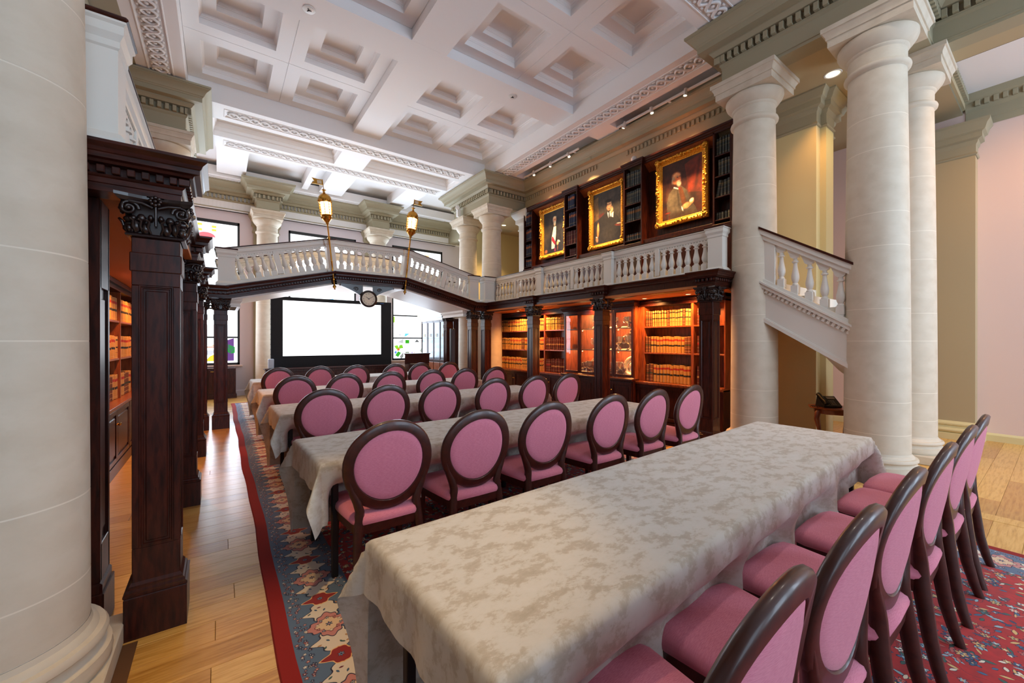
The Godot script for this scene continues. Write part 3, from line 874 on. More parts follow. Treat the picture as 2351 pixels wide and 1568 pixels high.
func downlight(at: Vector3, r: float, label: String, color: Color, e: float, ang := 55.0, aim := Vector3(0, -1, 0)) -> void:
	var o := thing("downlight", label, "downlight", "", at)
	var b := MB.new(); b.lathe([V2(r, 0.004), V2(r * 1.02, -0.004), V2(r * 1.25, -0.005), V2(r * 1.3, 0.0)], 24); part(o, "bezel", b, M.plastic)
	b = MB.new(); b.lathe([V2(0.0, -0.001), V2(r, -0.001)], 24); part(o, "lens", b, M.get_or_add("downglow", glow(Color(1.0, 0.86, 0.62), 3.0)))
	spot(at + Vector3(0, -0.015, 0), at + aim, color, e, ang, r, "downlight_beam")

# ---------------------------------------------------------------- timber gallery
const PD := [2.83, 4.72, 6.6, 8.47]    # the piers along the hall
func build_gallery() -> void:
	var nl := ["nearest dark carved pier, with a grained panel, by the near column", "second dark carved pier from the near stone column", "third dark carved pier from the near stone column", "fourth dark carved pier from the near stone column, mostly hidden"]
	var nr := ["carved dark pier at the right end of the bookcases, against the column", "carved dark pier in front of the silver cabinet", "carved dark pier between the two left bays of law books", "carved dark pier left of all the law books"]
	for k in 4:
		pier(-0.26, PD[k], nl[k])
		pier(5.36, PD[k], nr[k])
	pier(0.02, 8.47, "dark carved pier carrying the left end of the bridge, by the small cupboard")
	pier(4.98, 8.47, "dark carved pier carrying the right end of the bridge")
	pier(4.96, 9.72, "dark carved pier behind the right end of the bridge, by the loudspeaker")
	# dark panelled end of the left alcove, behind the near column
	var e := thing("panelled_pilaster", "narrow dark panelled pilaster glimpsed between near stone column and first pier", "pilaster", "", w(-0.7, 0, 2.97))
	var b := MB.new()
	b.box(-0.2, 0.2, 0.0, 2.22, -0.1, 0.1)
	b.bbox(0.16, 0.214, 0.26, 2.2, -0.11, -0.075, 0.003); b.bbox(0.16, 0.214, 0.26, 2.2, 0.075, 0.11, 0.003); b.bbox(0.16, 0.214, 0.26, 0.45, -0.1, 0.1, 0.003); b.bbox(0.16, 0.214, 1.75, 2.2, -0.1, 0.1, 0.003)
	b.bbox(0.17, 0.23, 0.0, 0.21, -0.13, 0.13, 0.004); b.bbox(0.17, 0.222, 0.2, 0.26, -0.12, 0.12, 0.01)
	part(e, "body", b, M.wood)
	b = MB.new(); b.bbox(0.19, 0.206, 0.5, 1.7, -0.05, 0.05, 0.004); part(e, "panel", b, M.wood)
	# timber entablatures: they break forward over each pier
	var t4 := struct("trim_4", "dark carved timber entablature with dentils over the left piers")
	var t5 := struct("trim_5", "dark carved timber entablature with dentils over the right bookcases")
	var path := [V2(-1.05, 2.71), V2(-0.16, 2.71)]
	for k in 4:
		var d: float = PD[k]
		if k == 3: path.append_array([V2(-0.25, 8.35), V2(0.13, 8.35)])
		elif k > 0: path.append_array([V2(-0.25, d - 0.12), V2(-0.16, d - 0.12)])
		if k < 3: path.append_array([V2(-0.16, d + 0.12), V2(-0.25, d + 0.12)])
	wood_entab(t4, path, 1.0)
	var mp := []
	for q in path: mp.append(V2(5.1 - q.x, q.y))
	mp[0] = V2(5.7, 2.71)
	wood_entab(t5, mp, -1.0)
	# gallery decks: timber underside lit by the shelf lights, boards on top
	var gl := struct("floor_gallery", "narrow gallery decks over the bookcases on both sides")
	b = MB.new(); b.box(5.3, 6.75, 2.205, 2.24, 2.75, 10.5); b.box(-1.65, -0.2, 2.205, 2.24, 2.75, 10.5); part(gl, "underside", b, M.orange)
	b = MB.new(); b.box(5.3, 6.75, 2.24, 2.41, 2.75, 10.5); b.box(-1.65, -0.2, 2.24, 2.41, 2.75, 10.5); part(gl, "deck", b, M.wood)
	# stone-white balustrades on the galleries
	gallery_rail(5.59, 1.0, PD, "white balustrade of the right gallery in front of the portraits", 4)
	gallery_rail(-0.49, -1.0, PD, "white balustrade of the left gallery seen edge-on above dark cornice", 3)

# a run of balustrade along d at plan line x; s: +1 faces -x (right gallery), -1 faces +x
func gallery_rail(x: float, s: float, ds: Array, label: String, n: int) -> void:
	var o := thing("balustrade", label, "balustrade", "", w(x, 2.41, ds[0]))
	var turn := Basis(Vector3.UP, PI / 2)      # own x runs along +d
	for k in n:
		var d0: float = ds[k] - ds[0]
		var hx := 0.085 if k > 0 else 0.1
		pedestal(o, Transform3D(turn, Vector3(-0.02 * s, 0, -d0)), hx, 0.07)
		if k == 3 or k + 1 >= ds.size(): continue
		var d1: float = ds[k + 1] - ds[0]
		var a := d0 + 0.1
		var e := d1 - 0.1
		var m := (a + e) / 2
		bal_rails(o, Transform3D(turn, Vector3(0, 0, -a)), e - a)
		bal_section(o, Transform3D(turn, Vector3(0, 0, -a - 0.02)), m - a - 0.06, 6)
		bal_section(o, Transform3D(turn, Vector3(0, 0, -m - 0.04)), e - m - 0.06, 6)
		var b := MB.new(); b.xf = Transform3D(turn, Vector3(0, 0, -m))
		b.bbox(-0.04, 0.04, 0.09, 0.51, -0.035, 0.035, 0.004)
		part(o, "half_post", b, M.white)

# ---------------------------------------------------------------- bridge
const BX := [0.08, 1.8, 3.25, 4.98]
const BY := [2.41, 2.83, 2.83, 2.41]
func build_bridge() -> void:
	var T := []
	var L := []
	for k in 3:
		var a := V2(BX[k], BY[k])
		var e := V2(BX[k + 1], BY[k + 1])
		L.append((e - a).length())
		T.append(Transform3D(Basis(Vector3(0, 0, 1), (e - a).angle()), Vector3(a.x, a.y, 0)))
	# the deck: plaster soffit and dark timber edge
	var br := thing("footbridge", "arched footbridge deck with pale soffit and dark dentilled timber edge", "bridge", "", Vector3.ZERO)
	for k in 3:
		var b := MB.new()
		b.xf = T[k] * Transform3D(Basis.IDENTITY, Vector3(0, 0, -8.42))
		b.box(-0.02, L[k] + 0.02, -0.24, -0.02, 0.0, 1.32)
		part(br, "soffit", b, M.white)
		var prof := []
		for q in WENT: prof.append(V2(q[0], q[1] - 2.41))
		for side in [1.0, -1.0]:
			b = MB.new()
			b.xf = T[k] * Transform3D(Basis.IDENTITY, Vector3(0, 0, -8.36 if side > 0 else -9.8))
			b.mould([V2(-0.01, 0), V2(L[k] + 0.01, 0)], prof, side)
			part(br, "timber_edge", b, M.woodh)
			if side > 0:
				var dn := MB.new()
				dn.bev(Vector3(-0.014, 0, -0.01), Vector3(0.014, 0.034, 0.02), 0.003)
				var dm: ArrayMesh = cache.get_or_add("bdent", dn.mesh())
				var cnt := int(L[k] / 0.046)
				for i in cnt:
					part(br, "dentil", dm, M.woodh, T[k] * Vector3((i + 0.5) * L[k] / cnt, -0.131, -8.342), T[k].basis)
	# white bracket blocks under the ends
	for x in [0.16, 4.9]:
		var b := MB.new(); b.xf = Transform3D(Basis.IDENTITY, w(x, 0, 9.1))
		b.mould([V2(-0.14, -0.55), V2(0.14, -0.55), V2(0.14, 0.55), V2(-0.14, 0.55)], [V2(-0.05, 2.08), V2(0.0, 2.08), V2(0.0, 2.14), V2(0.03, 2.18), V2(0.03, 2.3)], 1.0, true)
		part(br, "end_bracket", b, M.white)
	for rear in [false, true]:
		var dd := 9.7 if rear else 8.45
		var o := thing("balustrade", "white balustrade on the far side of the bridge, seen through the near one" if rear else "white balustrade along the near side of the arched bridge, holding two lanterns", "balustrade", "", w(0, 0, dd))
		for k in 3:
			bal_rails(o, T[k], L[k])
			if k == 1:
				bal_section(o, T[k] * Transform3D(Basis.IDENTITY, Vector3(0.09, 0, 0)), L[k] - 0.18, 9)
			else:
				var m: float = L[k] / 2
				bal_section(o, T[k] * Transform3D(Basis.IDENTITY, Vector3(0.1 if k == 0 else 0.09, 0, 0)), m - 0.14, 6)
				bal_section(o, T[k] * Transform3D(Basis.IDENTITY, Vector3(m + 0.04, 0, 0)), m - 0.14, 6)
				var b := MB.new(); b.xf = T[k] * Transform3D(Basis.IDENTITY, Vector3(m, 0, 0))
				b.bbox(-0.045, 0.045, 0.09, 0.51, -0.04, 0.04, 0.004)
				part(o, "half_post", b, M.white)
		for k in [1, 2]:
			var ang: float = (T[0].basis.get_euler().z if k == 1 else T[2].basis.get_euler().z) * 0.5
			pedestal(o, Transform3D(Basis(Vector3(0, 0, 1), ang), Vector3(BX[k], BY[k] - 0.02, 0)), 0.075, 0.085)
		for k in [0, 3]:
			pedestal(o, Transform3D(Basis.IDENTITY, Vector3(BX[k] + (0.02 if k == 0 else -0.02), 2.41, 0)), 0.12, 0.09)
	# corner posts where bridge and gallery balustrades meet
	for q in [[-0.36, "white corner post of the balustrade at the bridge's left end"], [5.36, "white corner post of the balustrade at the bridge's right end"]]:
		var cp := thing("corner_post", q[1], "post", "", w(q[0], 2.41, 8.42))
		pedestal(cp, Transform3D.IDENTITY, 0.13, 0.12)
		var b := MB.new(); b.bbox(-0.09 if q[0] > 0 else 0.125, -0.126 if q[0] > 0 else 0.09, 0.12, 0.46, -0.08, 0.08, 0.003); part(cp, "panel", b, M.white)
	lantern(Vector3(BX[1], 2.5, -8.29), 0.105, -1.0, "tall brass lantern with a pennant, on the left of the bridge")
	lantern(Vector3(BX[2] - 0.05, 2.5, -8.29), -0.105, 1.0, "tall brass lantern with a pennant, on the right of the bridge")
	wall_clock()

func lantern(foot: Vector3, lean: float, flag: float, label: String) -> void:
	var o := thing("lantern", label, "lantern", "brass lanterns on the bridge", foot)
	o.rotation.z = lean
	var b := MB.new()
	b.lathe([V2(0.0, -0.03), V2(0.012, -0.025), V2(0.016, -0.012), V2(0.01, 0.0), V2(0.03, 0.01), V2(0.033, 0.03), V2(0.024, 0.05), V2(0.016, 0.06), V2(0.0155, 0.5), V2(0.019, 0.505), V2(0.019, 0.52), V2(0.0145, 0.525), V2(0.0135, 1.24)], 14)
	part(o, "pole", b, M.brass)
	b = MB.new()
	for y in [0.17, 0.96]:
		b = MB.new(); b.bbox(-0.02, 0.02, y - 0.012, y + 0.012, 0.0, 0.13, 0.003); b.lathe([V2(0.022, y - 0.015), V2(0.024, y), V2(0.022, y + 0.015)], 12)
		part(o, "bracket", b, M.brass)
	b = MB.new()
	b.lathe([V2(0.014, 1.2), V2(0.022, 1.22), V2(0.03, 1.225), V2(0.026, 1.24), V2(0.05, 1.27), V2(0.075, 1.3), V2(0.088, 1.33), V2(0.092, 1.345), V2(0.082, 1.352), V2(0.096, 1.365), V2(0.1, 1.385), V2(0.088, 1.392)], 24, Vector3.ZERO, 40, 0.06, 8)
	for k in 8: b.ball(Vector3(cos(TAU * k / 8) * 0.09, 1.335, sin(TAU * k / 8) * 0.09), Vector3(0.016, 0.02, 0.016), 6, 4)
	part(o, "lower_gallery", b, M.brass)
	b = MB.new()
	for k in 8:
		var a := TAU * (k + 0.5) / 8
		b.tube([Vector3(cos(a) * 0.092, 1.385, sin(a) * 0.092), Vector3(cos(a) * 0.104, 1.5, sin(a) * 0.104), Vector3(cos(a) * 0.108, 1.63, sin(a) * 0.108)], 0.005, 5)
		for y in [1.42, 1.47, 1.52, 1.57]: b.ball(Vector3(cos(a) * 0.112, y, sin(a) * 0.112), Vector3(0.008, 0.012, 0.008), 6, 4)
	part(o, "glazing_bar", b, M.brass)
	b = MB.new()
	b.lathe([V2(0.0, 1.388), V2(0.084, 1.388), V2(0.1, 1.625), V2(0.0, 1.63)], 8)
	part(o, "glass", b, M.get_or_add("lampglow", glow(Color(1.0, 0.86, 0.6), 4.0)))
	b = MB.new()
	b.lathe([V2(0.112, 1.618), V2(0.118, 1.63), V2(0.116, 1.645), V2(0.118, 1.67), V2(0.112, 1.7), V2(0.098, 1.735), V2(0.074, 1.765), V2(0.046, 1.785), V2(0.03, 1.795), V2(0.02, 1.81), V2(0.016, 1.83), V2(0.022, 1.845), V2(0.04, 1.852), V2(0.042, 1.858), V2(0.022, 1.868), V2(0.014, 1.878), V2(0.006, 1.885), V2(0.005, 2.06), V2(0.0, 2.062)], 32, Vector3.ZERO, 40, 0.035, 16)
	for k in 8: b.ball(Vector3(cos(TAU * k / 8) * 0.115, 1.65, sin(TAU * k / 8) * 0.115), Vector3(0.018, 0.024, 0.018), 6, 4)
	part(o, "dome", b, M.brass)
	b = MB.new()
	var f := flag
	# swallow-tailed pennant, pierced with a date
	b.prism([V2(0, 2.05), V2(f * 0.09, 2.055), V2(f * 0.19, 2.075), V2(f * 0.15, 2.01), V2(f * 0.2, 1.965), V2(f * 0.09, 1.955), V2(0, 1.95)], -0.003, 0.003)
	part(o, "pennant", b, M.brass)
	b = MB.new()
	for k in 4:
		var x := f * (0.03 + k * 0.02)
		b.bev(Vector3(x - 0.007, 1.97, -0.0045), Vector3(x + 0.007, 2.035, 0.0045), 0.0)
	part(o, "pierced_figure", b, M.card)
	omni(o.transform * Vector3(0, 1.5, 0), Color(1.0, 0.78, 0.48), 0.55, 0.09, "lantern_bulb")

func wall_clock() -> void:
	var o := thing("wall_clock", "round dark-cased clock hanging from the middle of the bridge", "clock", "", w(2.44, 2.33, 8.3))
	var b := MB.new()
	b.xf = Transform3D(Basis(Vector3.RIGHT, PI / 2), Vector3.ZERO)
	b.lathe([V2(0.0, -0.1), V2(0.15, -0.1), V2(0.155, 0.0), V2(0.17, 0.01), V2(0.172, 0.03), V2(0.16, 0.045), V2(0.14, 0.05), V2(0.134, 0.035), V2(0.13, 0.03)], 40)
	part(o, "case", b, M.carve)
	b = MB.new(); b.xf = Transform3D(Basis(Vector3.RIGHT, PI / 2), Vector3.ZERO)
	b.lathe([V2(0.0, 0.03), V2(0.132, 0.03)], 40)
	part(o, "dial", b, M.card)
	var rom := ["XII", "I", "II", "III", "IIII", "V", "VI", "VII", "VIII", "IX", "X", "XI"]
	var fnt := SystemFont.new()
	fnt.font_names = PackedStringArray(["Droid Serif"])
	for k in 12:
		var tm := TextMesh.new()
		tm.text = rom[k]; tm.font = fnt; tm.font_size = 32; tm.pixel_size = 0.0008; tm.depth = 0.001
		var a := -TAU * k / 12.0
		part(o, "numeral", tm, M.black, Vector3(-sin(a) * 0.102, cos(a) * 0.102, 0.0315), Basis(Vector3(0, 0, 1), a))
	for q in [[-2.2, 0.075, 0.006], [-1.05, 0.1, 0.0045]]:
		b = MB.new(); b.xf = Transform3D(Basis(Vector3(0, 0, 1), q[0] + (3.14 if q[1] < 0.08 else 0.0)), Vector3(0, 0, 0.034))
		b.prism([V2(-q[2], -0.015), V2(q[2], -0.015), V2(q[2] * 0.4, q[1]), V2(-q[2] * 0.4, q[1])], 0.0, 0.002)
		part(o, "clock_hand", b, M.black)
	# pierced scroll brackets each side
	for s in [-1.0, 1.0]:
		b = MB.new()
		var up := []
		var lo := []
		for k in 9:
			var t := k / 8.0
			up.append(V2(s * (0.1 + t * 0.42), 0.275))
			lo.append(V2(s * (0.1 + t * 0.42), lerpf(-0.02, 0.235, pow(t, 0.55)) ))
		lo.reverse()
		b.prism(up + lo, -0.05, -0.02)
		var sp := []
		for k in 18:
			var t := k / 17.0
			sp.append(Vector3(s * (0.23 + 0.05 * (1 - t * 0.8) * cos(t * 9.0)), 0.19 + 0.04 * (1 - t * 0.8) * sin(t * 9.0), -0.015))
		b.tube(sp, 0.008, 6)
		b.ball(Vector3(s * 0.53, 0.25, -0.035), Vector3(0.018, 0.018, 0.018), 8, 5)
		part(o, "scroll_bracket", b, M.carve)

# ---------------------------------------------------------------- books
# one book of unit size: spine at x = 0 looking to -x, thickness along z, height along y
func book_mesh(kind: int) -> ArrayMesh:
	var key := "book%d" % kind
	if cache.has(key): return cache[key]
	var tan_ := Color(0.62, 0.33, 0.09)
	var gold := Color(0.72, 0.45, 0.16)
	var red := Color(0.45, 0.03, 0.02)
	var blk := Color(0.02, 0.018, 0.015)
	var brown := Color(0.2, 0.07, 0.03)
	var dred := Color(0.16, 0.035, 0.022)
	var navy := Color(0.03, 0.04, 0.1)
	var orange := Color(0.5, 0.16, 0.07)
	var slate := Color(0.07, 0.085, 0.09)
	var gilt := Color(0.42, 0.33, 0.17)
	var rows: Array
	match kind:
		0: rows = [[0.08, tan_], [0.1, gold], [0.4, tan_], [0.5, blk], [0.72, tan_], [0.83, red], [0.97, tan_], [1.0, gold]]
		1: rows = [[0.04, gold], [0.25, tan_], [0.27, brown], [0.46, tan_], [0.53, blk], [0.8, tan_], [0.87, blk], [0.97, gold], [1.0, tan_]]
		2: rows = [[0.1, brown], [0.12, gold], [0.3, brown], [0.32, gold], [0.44, brown], [0.53, Color(0.05, 0.07, 0.03)], [0.7, brown], [0.72, gold], [0.97, brown], [1.0, gold]]
		3: rows = [[0.14, dred], [0.16, gilt], [0.32, dred], [0.34, gilt], [0.5, dred], [0.62, red], [0.64, gilt], [0.8, dred], [0.82, gilt], [1.0, dred]]
		4: rows = [[0.14, dred], [0.16, gilt], [0.4, dred], [0.5, gold], [0.52, dred], [0.78, dred], [0.8, gilt], [1.0, dred]]
		5: rows = [[0.2, navy], [0.23, gilt], [0.66, navy], [0.84, orange], [1.0, navy]]
		6: rows = [[0.12, slate], [0.135, gilt], [0.5, slate], [0.515, gilt], [0.7, slate], [0.72, gilt], [0.78, slate], [0.82, gilt], [1.0, slate]]
		7: rows = [[0.3, Color(0.14, 0.03, 0.03)], [0.32, gilt], [0.7, Color(0.14, 0.03, 0.03)], [0.72, gilt], [1.0, Color(0.14, 0.03, 0.03)]]
		8: rows = [[0.15, slate], [0.17, gilt], [0.6, slate], [0.8, Color(0.4, 0.18, 0.06)], [1.0, slate]]
	var b := MB.new()
	var n := 5
	var y0 := 0.0
	for r in rows:
		var y1: float = r[0]
		b.col = r[1]
		var bulge := 0.012 if (y1 - y0) < 0.03 else 0.0
		for k in n:
			var a0 := PI * k / n - PI / 2
			var a1 := PI * (k + 1) / n - PI / 2
			var f := func(a: float, y: float) -> Vector3: return Vector3(0.06 - (0.06 + bulge) * cos(a), y, 0.5 * sin(a))
			var g := func(a: float) -> Vector3: return Vector3(-cos(a), 0, sin(a))
			b.qn(f.call(a0, y0), f.call(a1, y0), f.call(a1, y1), f.call(a0, y1), g.call(a0), g.call(a1), g.call(a1), g.call(a0))
		y0 = y1
	b.col = rows[0][1]
	for s in [-0.5, 0.5]: b.quad(Vector3(0.06, 0, s), Vector3(1, 0, s), Vector3(1, 1, s), Vector3(0.06, 1, s))
	b.quad(Vector3(0.06, 1, -0.5), Vector3(0.06, 1, 0.5), Vector3(0.0, 1, 0.2), Vector3(0.0, 1, -0.2))
	b.col = Color(0.62, 0.52, 0.36)
	b.quad(Vector3(0.06, 0.985, -0.46), Vector3(1, 0.985, -0.46), Vector3(1, 0.985, 0.46), Vector3(0.06, 0.985, 0.46))
	b.quad(Vector3(1, 0, -0.5), Vector3(1, 0, 0.5), Vector3(1, 1, 0.5), Vector3(1, 1, -0.5))
	b.quad(Vector3(0.06, 0, -0.5), Vector3(1, 0, -0.5), Vector3(1, 0, 0.5), Vector3(0.06, 0, 0.5))
	cache[key] = b.mesh()
	return cache[key]
const BOOKW := ["red-and-black-banded tan book", "black-banded tan book", "green-banded brown book", "red-labelled dark book", "gold-labelled dark red book", "orange-labelled navy book", "gilt-lined slate blue book", "thin maroon book", "tan-labelled slate book"]
# a row of books standing on y, spines on plane x; seq: [[kind, count], ...] from the left as the camera sees it (from far to near)
func shelf(x: float, d_far: float, d_near: float, y: float, h: float, seq: Array, where: String, group: String, face := -1.0, depth := 0.17, lean_at := -1) -> void:
	var total := 0
	for q in seq: total += q[1]
	var ws := []
	var sum := 0.0
	for q in seq:
		for k in q[1]:
			var t := rng.randf_range(0.85, 1.18)
			ws.append(t); sum += t
	var per := (d_far - d_near) / sum
	var d := d_far
	var i := 0
	for q in seq:
		for k in q[1]:
			var t: float = ws[i] * per
			var hh := h * rng.randf_range(0.965, 1.03)
			var o := MeshInstance3D.new()
			o.name = numbered("book"); o.mesh = book_mesh(q[0]); o.material_override = M.book
			add_child(o, true)
			var yy := y + 0.0005
			o.transform = Transform3D(Basis(Vector3.UP, 0.0 if face < 0 else PI) * Basis.from_scale(Vector3(depth, hh, t * 0.965)), w(x - face * rng.randf_range(-0.006, 0.008), yy, d - t / 2))
			if i == lean_at:
				o.transform = Transform3D(Basis(Vector3.RIGHT, 0.22) * Basis.from_scale(Vector3(depth, hh, t * 0.9)), w(x, y + 0.006, d - t / 2 + 0.012))
			tag(o, "%s, %s from left on %s" % [BOOKW[q[0]], nth(i), where], "book", group)
			d -= t
			i += 1

# ---------------------------------------------------------------- lower bookcases
func cupboard_door(o: Node3D, x: float, d0: float, d1: float, y0: float, y1: float, knob_far: bool, face := -1.0) -> void:
	var b := MB.new()
	var X := func(a: float) -> float: return x + face * a
	var bx := func(m: MB, a0: float, a1: float, yy0: float, yy1: float, dd0: float, dd1: float, r: float) -> void:
		m.bbox(minf(X.call(a0), X.call(a1)), maxf(X.call(a0), X.call(a1)), yy0, yy1, dd0, dd1, r)
	bx.call(b, 0.0, 0.022, y0, y1, d0 + 0.002, d0 + 0.05, 0.002); bx.call(b, 0.0, 0.022, y0, y1, d1 - 0.05, d1 - 0.002, 0.002)
	bx.call(b, 0.0, 0.022, y0, y0 + 0.05, d0 + 0.0505, d1 - 0.0505, 0.002); bx.call(b, 0.0, 0.022, y1 - 0.05, y1, d0 + 0.0505, d1 - 0.0505, 0.002)
	bx.call(b, 0.0, 0.008, y0, y1, d0 + 0.01, d1 - 0.01, 0.0)
	bx.call(b, 0.0, 0.018, y0 + 0.08, y1 - 0.08, d0 + 0.08, d1 - 0.08, 0.008)
	var dr := part(o, "door", b, M.wood)
	b = MB.new()
	b.xf = Transform3D(Basis(Vector3(0, 0, 1), PI / 2 if face < 0 else -PI / 2), w(X.call(0.022), y1 - 0.16, (d1 - 0.026) if knob_far else (d0 + 0.026)))
	b.lathe([V2(0.006, 0.0), V2(0.005, 0.01), V2(0.012, 0.016), V2(0.014, 0.024), V2(0.009, 0.031), V2(0.0, 0.033)], 12)
	part(dr, "knob", b, M.brass)

func case_unit(called: String, label: String, d_near: float, d_far: float, xf_: float, cols: Array, ys: Array, top: float, doors: Array, face := -1.0, back := 6.42) -> Node3D:
	var o := thing(called, label, "bookcase", "", Vector3.ZERO)
	var b := MB.new()
	var bx := func(m: MB, a0: float, a1: float, y0: float, y1: float, d0: float, d1: float) -> void:
		m.bbox(minf(a0, a1), maxf(a0, a1), y0, y1, d0, d1, 0.002)
	# cupboard base and ledge
	bx.call(b, xf_ + face * 0.06, back, 0.0, 0.74, d_near, d_far)
	bx.call(b, xf_ + face * 0.08, back, 0.0, 0.12, d_near, d_far)
	part(o, "cupboard", b, M.wood)
	b = MB.new(); bx.call(b, xf_ + face * 0.1, back, 0.74, 0.77, d_near, d_far); bx.call(b, xf_ + face * 0.085, back, 0.72, 0.745, d_near, d_far); part(o, "ledge", b, M.mahog)
	for q in doors: cupboard_door(o, xf_ + face * 0.06, q[0], q[1], 0.14, 0.715, q[2], face)
	b = MB.new(); bx.call(b, back - face * 0.0, back + face * 0.02, 0.77, top + 0.1, d_near, d_far); part(o, "back_panel", b, M.mahog)
	for q in cols:
		b = MB.new(); bx.call(b, xf_, back, 0.77, top, q[0], q[1]); part(o, "upright", b, M.mahog)
	for y in ys:
		b = MB.new(); bx.call(b, xf_ + face * -0.008, back, y - 0.024, y, d_near + 0.01, d_far - 0.01); part(o, "shelf_board", b, M.mahog)
	b = MB.new(); bx.call(b, xf_ - face * 0.01, back, top, 2.205, d_near, d_far); bx.call(b, xf_ + face * 0.03, back, top + 0.06, 2.2, d_near, d_far); bx.call(b, xf_ + face * 0.012, back, top, top + 0.02, d_near, d_far); part(o, "head_board", b, M.wood)
	return o

func build_bookcases() -> void:
	var X := 6.1
	# leftmost bay, beyond the third pier
	case_unit("bookcase", "leftmost bay of the lit law-book shelves under the right gallery", 7.42, 8.95, X, [[7.42, 7.45], [8.92, 8.95]], [1.27, 1.735], 2.09, [[7.46, 8.18, true], [8.18, 8.9, false]])
	var g := "law books under the right gallery"
	for q in [[0.775, 0.29, [[0, 14], [1, 8]], "bottom"], [1.27, 0.29, [[1, 6], [0, 8], [2, 2], [0, 6]], "middle"], [1.735, 0.29, [[1, 4], [0, 9], [1, 7]], "top"]]:
		shelf(X + 0.02, 8.88, 7.5, q[0], q[1], q[2], q[3] + " shelf, leftmost bay", g)
	# second bay: a narrow column then a wide one
	case_unit("bookcase", "bay of law books just left of the silver cabinet", 6.34, 7.42, X, [[6.34, 6.37], [7.1, 7.13]], [1.28, 1.735], 2.09, [[6.36, 6.86, true], [6.86, 7.36, false]])
	for q in [[0.775, 0.3, [[0, 4], [1, 1]], [[3, 3], [4, 9]], "bottom"], [1.28, 0.28, [[1, 2], [0, 3]], [[4, 14]], "middle"], [1.735, 0.28, [[1, 2], [0, 3]], [[1, 9], [2, 4]], "top"]]:
		shelf(X + 0.02, 7.4, 7.14, q[0], q[1], q[2], q[4] + " shelf, narrow column left of cabinet", g)
		shelf(X + 0.02, 7.09, 6.39, q[0], q[1], q[3], q[4] + " shelf, wide column left of cabinet", g)
	# third bay, right of the silver cabinet
	case_unit("bookcase", "large lit bay of law books right of the silver cabinet", 2.98, 4.52, X, [[4.4, 4.52], [3.48, 3.52], [2.98, 3.0]], [1.28, 1.735], 2.09, [[4.08, 4.5, false], [3.62, 4.08, true], [3.1, 3.6, true]])
	for q in [[0.775, 0.3, [[2, 2], [0, 11]], [[4, 2]], "bottom"], [1.28, 0.275, [[2, 2], [0, 11], [2, 2]], [[3, 2]], "middle"], [1.735, 0.265, [[2, 3], [1, 6], [2, 1], [1, 5], [2, 1], [1, 2]], [[3, 2]], "top"]]:
		shelf(X + 0.02, 4.39, 3.54, q[0], q[1], q[2], q[4] + " shelf, bay right of cabinet", g)
		shelf(X + 0.02, 3.46 - 0.02, 3.34, q[0], q[1], q[3], q[4] + " shelf, narrow column by right pier", g)
	silver_cabinet()
	# recessed downlights in the soffit over the shelves
	for q in [[3.43, "recessed downlight over the right end of the law books"], [4.22, "recessed downlight over the large bay of law books"], [5.4, "recessed downlight over the silver cabinet"], [7.0, "recessed downlight left of the silver cabinet"], [7.8, "recessed downlight over the leftmost bay of law books"]]:
		downlight(w(5.86, 2.2045, q[0]), 0.035, q[1], Color(1.0, 0.68, 0.38), 2.2, 74.0, Vector3(0.24, -1, 0))
	# left alcove: one long bookcase, glimpsed between the near column and the first pier
	var o := case_unit("bookcase", "bookcase of law books in the left alcove behind the dark piers", 5.4, 8.6, -1.0, [[5.4, 5.44], [6.95, 6.98], [8.56, 8.6]], [1.27, 1.73], 2.09, [[5.46, 6.2, true], [6.2, 6.95, false], [6.97, 7.75, true], [7.75, 8.55, false]], 1.0, -1.55)
	for q in [[0.775, 0.29, [[0, 5], [2, 6], [0, 6]], "bottom"], [1.27, 0.27, [[1, 2], [0, 14]], "middle"], [1.73, 0.28, [[0, 15]], "top"]]:
		shelf(-1.02, 6.9, 6.0, q[0], q[1], q[2], q[3] + " shelf, near bay of left alcove", "law books in the left alcove", 1.0)
		shelf(-1.02, 7.9, 7.03, q[0], q[1], q[2], q[3] + " shelf, far bay of left alcove", "law books in the left alcove", 1.0)
	for d in [6.2, 7.4]: downlight(w(-0.72, 2.2045, d), 0.035, "recessed downlight in the left alcove over the %s law books" % ("nearer" if d < 7 else "farther"), Color(1.0, 0.66, 0.36), 1.3, 75.0)

